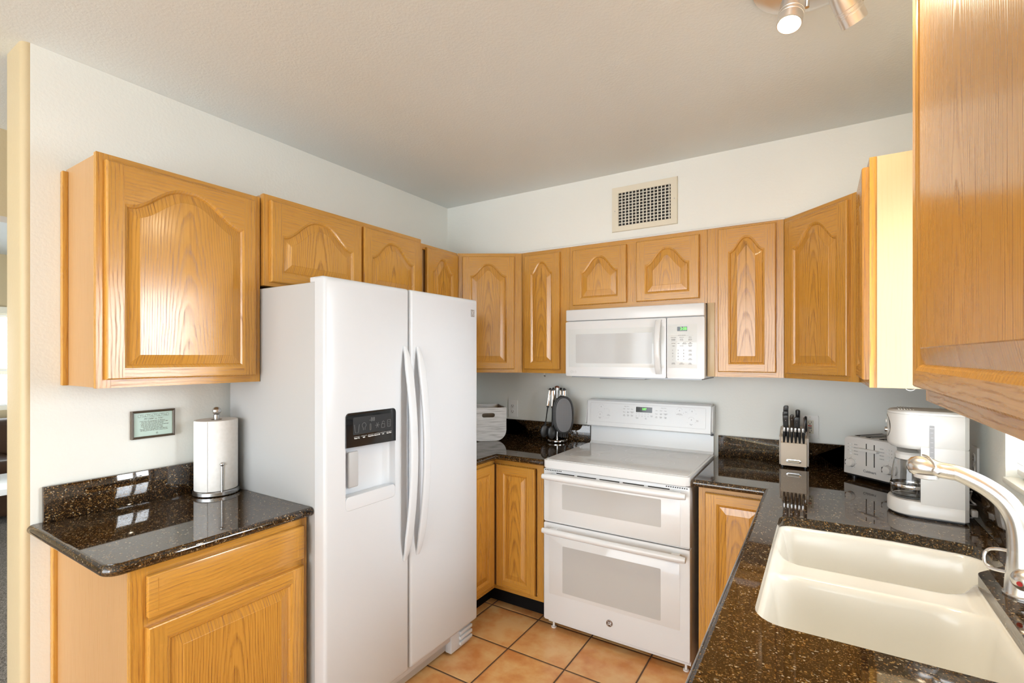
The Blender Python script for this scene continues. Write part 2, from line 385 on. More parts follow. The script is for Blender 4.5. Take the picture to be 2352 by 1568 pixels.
# rear wall with unseen opening added for fill daylight, living room walls, header
b = B(); b.box(-5.2, -0.6, -6.4, -6.3, 0, H); b.box(2.95, WX+0.5, -6.4, -6.3, 0, H); b.box(-0.6, 2.95, -6.4, -6.3, 2.35, H); struct('wall_rear', b, PAINT)
b = B(); b.box(-4.92, -4.80, -6.3, -3.1, 0, H); b.box(-4.92, -4.80, -0.9, 0, 0, H); b.box(-4.92, -4.80, -3.1, -0.9, 0, 0.92); b.box(-4.92, -4.80, -3.1, -0.9, 1.92, H); struct('wall_living_room', b, TAN)
b = B(); b.box(-1.08, -0.94, -6.3, 0, 2.10, H); struct('wall_header', b, TAN)

# window over the sink
wn = bpy.data.objects.new('window_1', None); COL.objects.link(wn); wn['kind'] = 'structure'; wn.location = (WX, WY0, WZ0)
ww, wh = WY1-WY0, WZ1-WZ0
b = B()
for a in ((0.09, 0.13, 0, 0.04, 0, wh), (0.09, 0.13, ww-0.04, ww, 0, wh), (0.09, 0.13, 0, ww, 0, 0.04), (0.09, 0.13, 0, ww, wh-0.04, wh), (0.09, 0.13, ww/2-0.035, ww/2+0.035, 0, wh)): b.box(*a, bev=0.003)
b.done('window_frame', PLAST, wn)
b = B(); b.box(0.108, 0.112, 0.03, ww-0.03, 0.03, wh-0.03); b.done('pane', PANE, wn)
b = B(); b.box(-0.008, 0.14, 0.002, ww-0.002, -0.012, 0.006, bev=0.004); b.done('window_sill', PAINT, wn)
bl = thing('window_blind', 'white slatted blind hanging in the window over the sink', 'blind', (WX+0.045, WY0, WZ0+0.01))
b = B()
for k in range(24):
    z = 0.045+k*0.0365
    c, s_ = math.cos(math.radians(14)), math.sin(math.radians(-14))
    b.loft([[(-0.024*c, y, z+0.024*s_), (0.024*c, y, z-0.024*s_), (0.024*c, y, z-0.024*s_+0.003), (-0.024*c, y, z+0.024*s_+0.003)] for y in (0.012, ww-0.012)], smooth=False)
b.done('slats', BLIND, bl)
b = B(); b.box(-0.03, 0.03, 0.008, ww-0.008, wh-0.07, wh-0.012, bev=0.004); b.done('head_rail', PLAST, bl)
b = B(); b.box(-0.024, 0.024, 0.012, ww-0.012, 0.006, 0.024, bev=0.004); b.done('bottom_rail', PLAST, bl)
b = B()
for y in (0.10, ww/2, ww-0.10): b.tube([(-0.027, y, 0.02), (-0.027, y, wh-0.06)], 0.0012, 6)
b.done('ladder_cord', PLAST, bl)

# living room sliver behind the wall end
w2 = bpy.data.objects.new('window_2', None); COL.objects.link(w2); w2['kind'] = 'structure'; w2.location = (-4.86, -3.1, 0.92)
b = B()
for a in ((0, .06, 0, .06, 0, 1.0), (0, .06, 2.14, 2.2, 0, 1.0), (0, .06, 0, 2.2, 0, .06), (0, .06, 0, 2.2, .94, 1.0), (0, .06, 0, 2.2, .36, .42), (0, .06, 1.07, 1.13, 0, 1.0)): b.box(*a)
b.done('window_frame', CREAM, w2)
b = B(); b.box(0.02, 0.024, 0.03, 2.17, 0.03, 0.97); b.done('pane', PANE, w2)
l2 = thing('living_room_blind', 'white blind in the living room window beyond the wall end', 'blind', (-4.76, -3.05, 0.94))
b = B()
for k in range(19): b.box(-0.012, 0.012, 0, 2.1, 0.03+k*0.05, 0.036+k*0.05)
b.done('slats', BLIND, l2)
b = B(); b.box(-0.03, 0.03, 0, 2.1, 0.96, 1.02); b.done('head_rail', CREAM, l2)
so = thing('leather_sofa', 'dark brown leather sofa under the living room window', 'sofa', (-4.2, -1.9, 0.004), 90)
b = B(); b.box(-1.0, 1.0, -0.42, 0.30, 0.06, 0.42, bev=0.05, seg=4); b.done('seat_base', LEATHER, so)
b = B(); b.box(-1.0, 1.0, 0.16, 0.42, 0.30, 0.86, bev=0.09, seg=5); b.done('backrest', LEATHER, so)
for k in (-0.66, 0.0, 0.66):
    b = B(); b.box(k-0.32, k+0.32, -0.40, 0.20, 0.40, 0.55, bev=0.06, seg=5); b.done('seat_cushion', LEATHER, so)
for k in (-1.12, 0.98):
    b = B(); b.box(k, k+0.16, -0.42, 0.40, 0.05, 0.64, bev=0.06, seg=4); b.done('armrest', LEATHER, so)
ct = thing('coffee_table', 'white topped table on black legs before the leather sofa', 'table', (-3.1, -1.95, 0.004))
b = B(); b.box(-0.35, 0.35, -0.6, 0.6, 0.46, 0.50, bev=0.006); b.done('tabletop', PLAST, ct)
for sx in (-1, 1):
    for sy in (-1, 1):
        b = B(); b.box(sx*0.32-0.015, sx*0.32+0.015, sy*0.56-0.015, sy*0.56+0.015, 0, 0.462); b.done('leg', BLACK, ct)

# ================================================================== CABINETS
def door(parent, x0, x1, z0, z1, yf, t=0.019, sw=0.048, arch=True, mats=None, name='door', sh=None, rt=None, rb=None):
    """raised-panel door; front face at local y = yf, thickness t behind it"""
    vm, hm, pm = mats or (OAKV, OAKH, OAKP)
    w, h = x1-x0, z1-z0
    sw = min(sw, w*0.21)
    xa, xb, za = x0+sw, x1-sw, z0+(rb or sw*0.8)
    rise = 0.0
    if arch: rise = min(0.085, (xb-xa)*0.28, h*0.22)
    if sh is not None: rise = sh
    zt = z1-(rt or min(sw*0.95, 0.05)); zs = zt-rise
    n = 40 if arch else 8
    def top(t_):    # -1..1
        return zs+rise*0.5*(1+math.cos(PI*min(1.0, abs(t_)/0.95)**1.25))
    def slope(t_): return (top(t_+0.004)-top(t_-0.004))/(0.008*(xb-xa)/2)
    def contour(d, y):
        P = [(xa+d+(xb-xa-2*d)*k/n, y, za+d) for k in range(n+1)]
        for k in range(n+1):
            t_ = 1-2*k/n
            m_ = slope(t_) if arch else 0.0; q_ = math.sqrt(1+m_*m_)
            x = min(max((xa+xb)/2+t_*(xb-xa)/2+d*m_/q_, xa+d), xb-d)
            P.append([x, y, top(t_)-d/q_])
        xc, N1 = (xa+xb)/2, n+1        # where the offset arch folds over itself, close it to a point at the crown
        bad = [k for k in range(n+1) if (P[N1+k][0] < xc and k < n/2) or (P[N1+k][0] > xc and k > n/2)]
        if bad:
            zm = min(P[N1+k][2] for k in bad)
            for k in bad+[n//2]: P[N1+k][0] = xc+(n/2-k)*1e-5; P[N1+k][2] = zm
        return P
    c = 0.0045   # chamfer of the outer edge
    b = B()
    zc = lambda t_: top(t_)
    def plate(poly, mi):
        vs = [b.bm.verts.new(p) for p in poly]; b.face(vs, mi)
    # stiles (upright grain), rails (level grain)
    plate([(x0+c, yf, z0+c), (xa, yf, z0+c), (xa, yf, z1-c), (x0+c, yf, z1-c)], 0)
    plate([(xb, yf, z0+c), (x1-c, yf, z0+c), (x1-c, yf, z1-c), (xb, yf, z1-c)], 0)
    plate([(xa, yf, z0+c), (xb, yf, z0+c), (xb, yf, za), (xa, yf, za)], 1)
    tp = [(xa+(xb-xa)*k/n, yf, zc(-1+2*k/n)) for k in range(n+1)]
    plate([(xa, yf, z1-c)]+tp+[(xb, yf, z1-c)], 1)
    # chamfer + sides + back
    def rect(e, y): return [(x0+e, y, z0+e), (x1-e, y, z0+e), (x1-e, y, z1-e), (x0+e, y, z1-e)]
    b.loft([rect(c, yf), rect(c*0.35, yf+0.002), rect(0, yf+0.006), rect(0, yf+t)], 0, False, True, smooth=False)
    # sticking
    cs = [contour(0, yf), contour(0.003, yf+0.0015), contour(0.007, yf+0.0030), contour(0.0095, yf+0.0055), contour(0.012, yf+0.009)]
    b.loft(cs, 0, False, False, smooth=True)
    o = b.done(name, [vm, hm], parent, 14)
    for p in o.data.polygons:
        if abs(p.normal.y) > 0.999:
            p.use_smooth = False
            if p.center.y < yf+0.001 and p.normal.y > 0: p.flip()
    # raised panel
    b = B()
    bw = min(0.024, (xb-xa)*0.13)
    ps = [contour(0.0115, yf+0.0092), contour(0.016, yf+0.0085), contour(0.018+bw*0.5, yf+0.0050), contour(0.018+bw, yf+0.0022), contour(0.0195+bw, yf+0.0012)]
    b.loft(ps, 0, False, False, smooth=True)
    vs = [b.bm.verts.new(p) for p in contour(0.0195+bw, yf+0.0012)]
    for k in range(n): b.face([vs[k], vs[k+1], vs[2*n-k], vs[2*n+1-k]])
    b.done('raised_panel', [pm], o, 11, loc=((xa+xb)/2, yf, (za+zt)/2))
    return o
def frame(parent, x0, x1, z0, z1, yf, t=0.019, sl=0.03, sr_=0.03, rt=0.03, rb=0.03, mids=()):
    b = B()
    b.box(x0, x0+sl, yf, yf+t, z0, z1, 0); b.box(x1-sr_, x1, yf, yf+t, z0, z1, 0)
    b.box(x0+sl, x1-sr_, yf, yf+t, z1-rt, z1, 1); b.box(x0+sl, x1-sr_, yf, yf+t, z0, z0+rb, 1)
    for a in mids:
        if a[0] == 'v': b.box(a[1], a[2], yf, yf+t, z0+rb, z1-rt, 0)
        else: b.box(x0+sl, x1-sr_, yf, yf+t, a[1], a[2], 1)
    return b.done('face_frame', [OAKV, OAKH], parent)
def carcass(parent, x0, x1, z0, z1, yf, yb, m=None, toe=0):
    b = B(); b.box(x0+0.002, x1-0.002, yf+0.019, yb, z0+toe, z1-0.002); return b.done('carcass', [m or SIDE], parent)
ZB, ZT = 1.361, 2.108
# --- left wall (local X = +y, front toward +x): rz = 90
c = thing('wall_cabinet', 'large single-door oak wall cabinet with maple side, on the left wall above the framed verse', 'cabinet', (0.001, -2.357, 0), 90, 'oak wall cabinets')
d = -0.28
carcass(c, 0.004, 0.530, ZB+0.002, ZT, d, 0); frame(c, 0, 0.532, ZB, ZT, d, sl=0.04, sr_=0.04, rt=0.036, rb=0.036)
door(c, 0.021, 0.507, ZB+0.027, ZT-0.022, d-0.019, rb=0.036, rt=0.036, sh=0.092)
b = B(); b.box(-0.010, 0.006, -0.022, 0, ZB+0.002, ZT-0.012, bev=0.002); b.done('scribe_strip', OAKV, c)
c = thing('wall_cabinet', 'two-door oak wall cabinet over the white refrigerator', 'cabinet', (0.001, -1.822, 0), 90, 'oak wall cabinets')
d = -0.300
carcass(c, 0, 0.924, 1.752, 2.122, d, 0); frame(c, 0, 0.924, 1.75, 2.122, d, rt=0.03, rb=0.03, mids=(('v', 0.45, 0.51),))
door(c, 0.024, 0.488, 1.766, 2.099, d-0.019, rt=0.04, sh=0.095)
door(c, 0.502, 0.900, 1.766, 2.099, d-0.019, rt=0.045, sh=0.09)
c = thing('wall_cabinet', 'narrow oak wall cabinet between the cabinet over the refrigerator and the left corner', 'cabinet', (0.001, -0.897, 0), 90, 'oak wall cabinets')
d = -0.28
carcass(c, 0, 0.348, ZB, ZT, d, 0); frame(c, 0, 0.348, ZB, ZT, d)
door(c, 0.055, 0.338, ZB+0.02, ZT-0.018, d-0.019, sh=0.08)
def diag(p0, p1, poly, label, z0, z1, dx0, dx1, **kw):
    P0, P1 = Vector(p0), Vector(p1); v = P1-P0; L = v.length; rz = math.degrees(math.atan2(v.y, v.x))
    c = thing('corner_wall_cabinet', label, 'cabinet', (p0[0], p0[1], 0), rz, 'oak wall cabinets')
    q = Matrix.Rotation(-math.radians(rz), 2)
    lp = [q @ (Vector(p)-P0) for p in poly]
    b = B(); b.prism([(p.x, p.y) for p in lp], z0+0.002, z1-0.002, 'z'); b.done('carcass', SIDE, c)
    frame(c, 0, L, z0, z1, 0.0, sl=dx0, sr_=dx1, rt=0.03, rb=0.03)
    door(c, dx0-0.012, L-dx1+0.012, z0+0.022, z1-0.022, -0.019, **kw)
    return c
diag((0.282, -0.5475), (0.624, -0.328), [(0.275, -0.53), (0.61, -0.318), (0.61, -0.005), (0.003, -0.005), (0.003, -0.53)],
     'angled oak corner wall cabinet to the right of the refrigerator top', ZB, ZT, 0.045, 0.06, sh=0.075)
# --- back wall: rz = 0
d = -0.327
c = thing('wall_cabinet', 'narrow oak wall cabinet left of the microwave', 'cabinet', (0.626, -0.001, 0), 0, 'oak wall cabinets')
carcass(c, 0, 0.324, ZB, ZT-0.01, d, 0); frame(c, 0, 0.326, ZB, ZT, d, sl=0.03, sr_=0.058)
door(c, 0.022, 0.268, ZB+0.023, ZT-0.022, d-0.019, sh=0.07)
c = thing('wall_cabinet', 'short two-door oak wall cabinet above the microwave', 'cabinet', (0.953, -0.001, 0), 0, 'oak wall cabinets')
carcass(c, 0, 0.768, 1.735, ZT-0.01, d, 0); frame(c, 0, 0.768, 1.733, ZT, d, sl=0.03, sr_=0.04, rb=0.03, mids=(('v', 0.345, 0.412),))
door(c, 0.026, 0.350, 1.760, ZT-0.026, d-0.019, sh=0.085)
door(c, 0.405, 0.733, 1.760, ZT-0.022, d-0.019, sh=0.085)
c = thing('wall_cabinet', 'narrow oak wall cabinet right of the microwave, above the knife block', 'cabinet', (1.7225, -0.001, 0), 0, 'oak wall cabinets')
carcass(c, 0.002, 0.340, ZB, ZT-0.01, d, 0); frame(c, 0.0, 0.340, ZB, ZT, d, sl=0.06, sr_=0.035)
door(c, 0.052, 0.309, ZB+0.024, ZT-0.012, d-0.019, sh=0.07)
b = B(); b.box(0.001, 0.036, d-0.006, d+0.002, ZB, 1.733, bev=0.001); b.done('filler_strip', PALE, c)
diag((2.064, -0.328), (2.336, -0.626), [(2.078, -0.318), (2.345, -0.612), (WX-0.003, -0.612), (WX-0.003, -0.005), (2.078, -0.005)],
     'angled oak corner wall cabinet above the toaster', ZB, ZT, 0.035, 0.05, sh=0.085)
# --- right wall (local X = -y, front toward -x): rz = -90
c = thing('wall_cabinet', 'oak wall cabinet with a bright pale end panel beside the sink window', 'cabinet', (WX-0.001, -0.629, 0), -90, 'oak wall cabinets')
d = -0.330
carcass(c, 0.0, 0.368, ZB, ZT, d, 0, PALE); frame(c, 0, 0.370, ZB, ZT, d)
door(c, 0.030, 0.345, ZB+0.025, ZT-0.022, d-0.019, sh=0.08)
b = B(); b.box(0.3685, 0.3745, d+0.0195, 0, ZB+0.001, ZT-0.002); b.done('end_panel', PALE, c)
c = thing('wall_cabinet', 'close tall oak wall cabinet at the right edge of view, near the camera', 'cabinet', (WX-0.001, -1.705, 0), -90, 'oak wall cabinets')
d = -0.288; zb = 1.375
carcass(c, 0.003, 0.768, zb+0.003, 2.49, d, 0); frame(c, 0, 0.770, zb, 2.49, d, sl=0.04, sr_=0.04, rt=0.06, rb=0.04)
door(c, -0.002, 0.740, zb+0.026, 2.34, d-0.021, t=0.021, sw=0.036, sh=0.1, rt=0.04, rb=0.034)
b = B(); b.tube([(0.60, -0.331, ZT+0.003), (2.066, -0.331, ZT+0.003)], 0.003, 8); o = b.done('trim_1', CAULK); o['kind'] = 'structure'

# --- base cabinets
CT = 0.906; CB = 0.874
c = thing('base_cabinet', 'oak base cabinet with one drawer and maple side, left of the refrigerator', 'cabinet', (0.001, -2.383, 0), 90, 'oak base cabinets')
d = -0.60
b = B(); b.box(0.002, 0.545, d+0.019, 0, 0.1, CB-0.002); b.box(0.002, 0.545, d+0.075, 0, 0.004, 0.1); b.done('carcass', SIDE, c)
frame(c, 0, 0.547, 0.10, CB-0.001, d, sl=0.042, sr_=0.03, rt=0.03, rb=0.04, mids=(('h', 0.70, 0.735),))
b = B(); b.box(0.036, 0.527, d-0.019, d, 0.728, 0.848, 1, bev=0.005, seg=2)
b.box(0.060, 0.0615, d-0.0195, d-0.018, 0.740, 0.836, 0); b.box(0.500, 0.5015, d-0.0195, d-0.018, 0.740, 0.836, 0)
b.done('drawer_front', [OAKV, OAKH], c)
door(c, 0.036, 0.527, 0.125, 0.702, d-0.019, arch=False)
b = B(); b.box(-0.010, 0.004, -0.03, 0, 0.004, CB-0.004, bev=0.002); b.done('scribe_strip', OAKV, c)
b = B(); b.box(0.004, 0.543, d+0.072, d+0.076, 0.004, 0.1); b.done('kick_board', KICK, c)

c = thing('corner_base_cabinet', 'L-shaped oak corner base cabinet between the refrigerator and the stove', 'cabinet', (0.001, -0.001, 0), 0, 'oak base cabinets')
b = B(); b.prism([(0, 0), (0.925, 0), (0.925, -0.58), (0.58, -0.58), (0.58, -0.915), (0, -0.915)], 0.115, CB-0.002, 'z'); b.done('carcass', SIDE, c)
b = B(); b.prism([(0.52, -0.52), (0.925, -0.52), (0.925, -0.516), (0.516, -0.516), (0.516, -0.915), (0.52, -0.915)], 0.002, 0.116, 'z'); b.done('kick_board', KICK, c)
b = B(); b.box(0.58, 0.6, -0.915, -0.60, CB-0.032, CB-0.002, 1); b.box(0.58, 0.6, -0.915, -0.60, 0.115, 0.135, 1)
b.box(0.58, 0.6, -0.915, -0.885, 0.135, CB-0.032, 0)
b.box(0.60, 0.925, -0.6, -0.58, CB-0.032, CB-0.002, 1); b.box(0.60, 0.925, -0.6, -0.58, 0.115, 0.135, 1); b.box(0.885, 0.925, -0.6, -0.58, 0.135, CB-0.032, 0)
b.done('face_frame', [OAKV, OAKH], c)
door(c, 0.622, 0.878, 0.142, CB-0.032, -0.619, arch=False, sw=0.05)
# second leaf faces the room from the refrigerator side: build on a turned sub-frame
def turned(parent, loc, rz, fn):
    before = set(bpy.data.objects)
    fn(None)
    M = Matrix.Translation(loc) @ Matrix.Rotation(math.radians(rz), 4, 'Z')
    for o in set(bpy.data.objects)-before:
        if o.parent is None:
            o.parent = parent; o.matrix_local = M @ o.matrix_local
turned(c, Vector((0.60, -0.90, 0)), 90, lambda p: door(p, 0.005, 0.275, 0.142, CB-0.032, -0.019, arch=False, sw=0.05))

c = thing('base_cabinet', 'oak base cabinet right of the stove, below the knife block', 'cabinet', (1.735, -0.001, 0), 0, 'oak base cabinets')
d = -0.60
b = B(); b.box(0.002, 0.325, d+0.019, 0, 0.1, CB-0.002); b.box(0.002, 0.325, d+0.075, 0, 0.002, 0.1); b.done('carcass', SIDE, c)
frame(c, 0, 0.327, 0.10, CB-0.001, d, sl=0.035, sr_=0.03)
door(c, 0.030, 0.302, 0.128, 0.846, d-0.019, arch=False)
c = thing('sink_base_cabinet', 'oak base cabinets below the sink counter along the right wall', 'cabinet', (WX-0.001, -0.62, 0), -90, 'oak base cabinets')
d = -0.630; L = 1.55
b = B(); b.box(0.0, L, d+0.019, d+0.031, 0.1, CB-0.002); b.box(0, L, -0.012, 0, 0.1, CB-0.002); b.box(L-0.018, L, d+0.037, -0.012, 0.1, CB-0.002); b.box(0, L, d+0.037, -0.012, 0.1, 0.12); b.box(0.0, L, d+0.075, d+0.09, 0.002, 0.1); b.done('carcass', SIDE, c)
frame(c, 0, L, 0.10, CB-0.001, d, mids=(('h', 0.70, 0.735), ('v', 0.32, 0.37), ('v', 1.15, 1.20)))
for a, e in ((0.06, 0.33), (0.36, 0.755), (0.765, 1.16), (1.19, 1.53)):
    door(c, a, e, 0.125, 0.705, d-0.019, arch=False)
    b = B(); b.box(a, e, d-0.019, d, 0.728, 0.848, 0, bev=0.005); b.done('drawer_front', [OAKH], c)

# ================================================================== COUNTERTOPS
def nose(th=0.032, n=8, depth=0.016):
    """half-round edge: (outward, z) loop for sweep; path runs along the start of the rounding"""
    P = [(0, CT)]
    for k in range(1, n):
        a = PI/2-PI*k/n; P.append((depth*math.cos(a), CT-th/2+th/2*math.sin(a)))
    P += [(0, CT-th)]
    return P
def slab(b, outer, holes=(), th=0.032):
    bm = b.bm
    loops = []
    for L in [outer]+list(holes):
        vs = [bm.verts.new((x, y, CT)) for x, y in L]; loops.append([bm.edges.new((vs[i], vs[(i+1) % len(vs)])) for i in range(len(vs))])
    r = bmesh.ops.triangle_fill(bm, edges=[e for l in loops for e in l], use_beauty=True)
    fs = [g for g in r['geom'] if isinstance(g, bmesh.types.BMFace)]
    e = bmesh.ops.extrude_face_region(bm, geom=fs)
    bmesh.ops.translate(bm, verts=[g for g in e['geom'] if isinstance(g, bmesh.types.BMVert)], vec=(0, 0, -th))
c = thing('countertop', 'black granite countertop with backsplash left of the refrigerator, holding the paper towels', 'countertop', (0, 0, 0), 0, 'granite countertops')
b = B(); x1, y0, y1, dd = 0.628, -2.450, -1.828, 0.016
cr = 0.03
corner = [(x1-dd-cr+cr*math.cos(a), y0+dd+cr+cr*math.sin(a)) for a in [-PI/2+PI/2*k/6 for k in range(7)]]
slab(b, [(0.001, y0+dd)]+corner+[(x1-dd, y1), (0.001, y1)])
b.sweep([(-0.004, y0+dd)]+corner+[(x1-dd, y1)], nose())
b.done('granite_slab', GRAN, c)
b = B(); b.box(0.001, 0.021, -2.414, y1, CT+0.0005, 1.026, bev=0.002); b.done('backsplash', GRAN, c)

c = thing('countertop', 'L-shaped black granite countertop in the corner between the refrigerator and the stove', 'countertop', (0, 0, 0), 0, 'granite countertops')
b = B(); q = 0.655-0.016
slab(b, [(0.001, -0.001), (0.952, -0.001), (0.952, -q), (q, -q), (q, -0.920), (0.001, -0.920)])
b.sweep([(0.952, -q), (q, -q), (q, -0.920)], nose(), side=-1)
b.done('granite_slab', GRAN, c)
b = B(); b.box(0.001, 0.952, -0.021, -0.001, CT+0.0005, 1.018, bev=0.002); b.box(0.001, 0.021, -0.920, -0.021, CT+0.0005, 1.018, bev=0.002); b.done('backsplash', GRAN, c)

# sink cut-out (counter-clockwise seen from above)
def fillet(poly, n=6):
    out = []
    for i, (x, y, r) in enumerate(poly):
        p = Vector((x, y)); a = Vector(poly[i-1][:2]); bq = Vector(poly[(i+1) % len(poly)][:2])
        if r == 0: out.append((x, y)); continue
        u, v = (a-p).normalized(), (bq-p).normalized(); ang = u.angle(v); t = r/math.tan(ang/2)
        cpt = p+(u+v).normalized()*(r/math.sin(ang/2)); s0, s1 = p+u*t-cpt, p+v*t-cpt
        a0 = math.atan2(s0.y, s0.x); a1 = math.atan2(s1.y, s1.x); da = (a1-a0+PI) % (2*PI)-PI
        for k in range(n+1): out.append((cpt.x+r*math.cos(a0+da*k/n), cpt.y+r*math.sin(a0+da*k/n)))
    return out
CUT = fillet([(2.088, -1.008, 0.045), (2.085, -1.815, 0.06), (2.548, -1.815, 0.05), (2.548, -1.262, 0.05), (2.622, -1.165, 0.035), (2.615, -1.020, 0.075), (2.40, -0.995, 0.3)])
c = thing('countertop', 'speckled brown granite countertop with the sink cut into it, right of the stove', 'countertop', (0, 0, 0), 0, 'granite countertops')
b = B(); xe = 2.008+0.016; ye = -0.660+0.016; yn = -2.18
slab(b, [(1.7235, -0.001), (1.7235, ye), (xe, ye), (xe, yn), (WX-0.001, yn), (WX-0.001, -0.001)], [CUT])
b.sweep([(1.7235, ye), (xe, ye), (xe, yn)], nose(), side=1)
b.done('granite_slab', GRAN, c)
b = B(); b.box(1.7235, WX-0.001, -0.021, -0.001, CT+0.0005, 1.020, bev=0.002); b.box(WX-0.021, WX-0.001, yn, -0.021, CT+0.0005, 1.020, bev=0.002); b.done('backsplash', GRAN, c)

# ------------------------------------------------------------------ sink (undermount double bowl)
def sd_poly(px, py, poly):
    best = 1e9; ins = False; n = len(poly)
    for i in range(n):
        ax, ay = poly[i]; bx, by = poly[(i+1) % n]
        ex, ey = bx-ax, by-ay; wx, wy = px-ax, py-ay
        t = max(0, min(1, (wx*ex+wy*ey)/(ex*ex+ey*ey+1e-12))); dx, dy = wx-ex*t, wy-ey*t
        best = min(best, dx*dx+dy*dy)
        if (ay > py) != (by > py) and px < (bx-ax)*(py-ay)/(by-ay)+ax: ins = not ins
    return math.sqrt(best)*(1 if ins else -1)
def smin(a, b, k):
    h = max(k-abs(a-b), 0)/k; return min(a, b)-h*h*k*0.25
def sstep(x): x = max(0, min(1, x)); return x*x*(3-2*x)
sk = thing('kitchen_sink', 'cream white double-bowl undermount sink in the granite counter', 'sink', (2.33, -1.40, CB))
b = B(); nx, ny = 96, 140; X0, X1, Y0, Y1 = 2.079, 2.65, -1.86, -0.965; g = []
for j in range(ny+1):
    row = []
    for i in range(nx+1):
        x = X0+(X1-X0)*i/nx; y = Y0+(Y1-Y0)*j/ny
        s_ = sd_poly(x, y, CUT)
        d1 = smin(s_, y+1.315, 0.09); d2 = smin(s_, -1.392-y, 0.09)
        z = CT-0.0335
        z -= 0.020*sstep(s_/0.03)*sstep(1-abs(y+1.353)/0.2)
        dd_ = max(d1, d2)
        if dd_ > 0: z = z-(z-(0.69 if d1 > d2 else 0.675))*sstep((dd_-0.004)/0.046)
        row.append(b.bm.verts.new((x-2.33, y+1.40, z-CB)))
    g.append(row)
for j in range(ny):
    for i in range(nx): b.face([g[j][i], g[j][i+1], g[j+1][i+1], g[j+1][i]], 0, True)
o = b.done('double_bowl', SINKM, sk, 80)
for yy, zz in ((-1.16, 0.69), (-1.61, 0.675)):
    b = B(); b.lathe([(0.001, 0.001), (0.03, 0.001), (0.043, 0.004), (0.045, 0.002), (0.045, 0.0)], (0.02, yy+1.40, zz-CB+0.0005), 28); b.done('drain', STEEL, sk)

# ================================================================== APPLIANCES
def holed_front(b, outer_fn, hole, y, mi=0, rings=((0.004, 0.0), (0.0012, 0.0012), (0.0, 0.004)), yb=None):
    """front plate at y with an outline given by outer_fn(inset) and holes; rounded outer edge going back to yb"""
    bm = b.bm; loops = []
    for L in [outer_fn(rings[0][0])]+list(hole):
        vs = [bm.verts.new((p[0], y, p[1])) for p in L]; loops += [bm.edges.new((vs[i], vs[(i+1) % len(vs)])) for i in range(len(vs))]
    r = bmesh.ops.triangle_fill(bm, edges=loops, use_beauty=True)
    for f in r['geom']:
        if isinstance(f, bmesh.types.BMFace): f.material_index = mi
    b.loft([[(p[0], y+dy, p[1]) for p in outer_fn(e)] for e, dy in rings]+[[(p[0], yb, p[1]) for p in outer_fn(rings[-1][0])]], mi, False, True)
fr = thing('refrigerator', 'white side-by-side refrigerator with black ice and water control panel', 'refrigerator', (0.05, -1.846, 0), 90)
YF = -0.668
b = B(); b.box(0.024, 0.894, -0.605, 0, 0.02, 1.738, bev=0.004); b.done('case', FRS, fr)
b = B(); b.box(0.03, 0.888, -0.612, -0.604, 0.125, 1.735); b.done('door_gasket', GREYP, fr)
fz = None
def fdoor(x0, x1, hole):
    b = B()
    of = lambda e: rrect(x0+e, x1-e, 0.118+e, 1.7505-e, 0.008, 3)
    holed_front(b, of, hole, YF, 0, ((0.012, 0.0), (0.006, 0.0018), (0.002, 0.006), (0.0, 0.012)), -0.612)
    return b
NX0, NX1, NZ0, NZ1 = 0.091, 0.341, 0.884, 1.248
niche = rrect(NX0, NX1, NZ0, NZ1, 0.016, 4)
fzd = fdoor(0.001, 0.4225, [niche]).done('freezer_door', FRW, fr)
frd = fdoor(0.4315, 0.9175, []).done('fridge_door', FRW, fr)
# dispenser: niche lining, control panel, paddle, tray
b = B()
def lin(s, y, lift=0.0):
    return [(NX0+(NX1-NX0)*0.5+(p[0]-(NX0+NX1)/2)*s, y, NZ0+lift+(p[1]-NZ0)*(1-lift/0.36)) for p in niche]
b.loft([lin(1, YF), lin(0.985, YF+0.02), lin(0.93, YF+0.038, 0.01), lin(0.80, YF+0.05, 0.02)], 0, False, True)
b.done('dispenser_niche', FRW, fzd)
b = B(); b.prism(rrect(NX0-0.001, NX1+0.001, 1.115, NZ1+0.002, 0.016, 5)[:12]+[(NX0-0.001, 1.121), (NX1+0.001, 1.115)], YF-0.004, YF+0.03, 'y', bev=0.0012)
cp = b.done('control_panel', BLKGL, fzd)
b = B(); b.prism(rrect(0.122, 0.315, 1.166, 1.232, 0.004), YF-0.0046, YF-0.003, 'y'); b.done('display_window', simple('smoked_display', (0.035, 0.037, 0.04), 0.12), cp)
yt = YF-0.005
text('display_digits', '-88', 0.022, DIMINK, cp, 0.214, yt, 1.216)
def outline(name, pts, m, parent, y, r=0.0007, closed=True):
    b = B(); b.tube([(p[0], y, p[1]) for p in pts], r, 6, closed=closed); return b.done(name, m, parent)
def circ(cx, cz, r, n=24, a0=0, a1=360): return [(cx+r*math.cos(math.radians(a0+(a1-a0)*k/n)), cz+r*math.sin(math.radians(a0+(a1-a0)*k/n))) for k in range(n if a1-a0 == 360 else n+1)]
outline('cup_icon', [(0.128, 1.204), (0.132, 1.174), (0.147, 1.174), (0.151, 1.204)], DIMINK, cp, yt, closed=False)
outline('bulb_icon', [(0.170, 1.180)]+circ(0.174, 1.198, 0.0095, 18, 240, -60)+[(0.178, 1.180)], DIMINK, cp, yt, closed=False)
outline('thermometer_icon', rrect(0.203, 0.208, 1.176, 1.200, 0.002, 3), DIMINK, cp, yt)
for k in range(3):
    a = math.radians(60*k); outline('snowflake_icon', [(0.241-0.011*math.cos(a), 1.191-0.011*math.sin(a)), (0.241+0.011*math.cos(a), 1.191+0.011*math.sin(a))], DIMINK, cp, yt, closed=False)
outline('lock_icon', rrect(0.262, 0.279, 1.178, 1.193, 0.002, 3), DIMINK, cp, yt); outline('lock_icon', [(0.266, 1.193)]+circ(0.2715, 1.198, 0.0055, 12, 180, 0), DIMINK, cp, yt, closed=False)
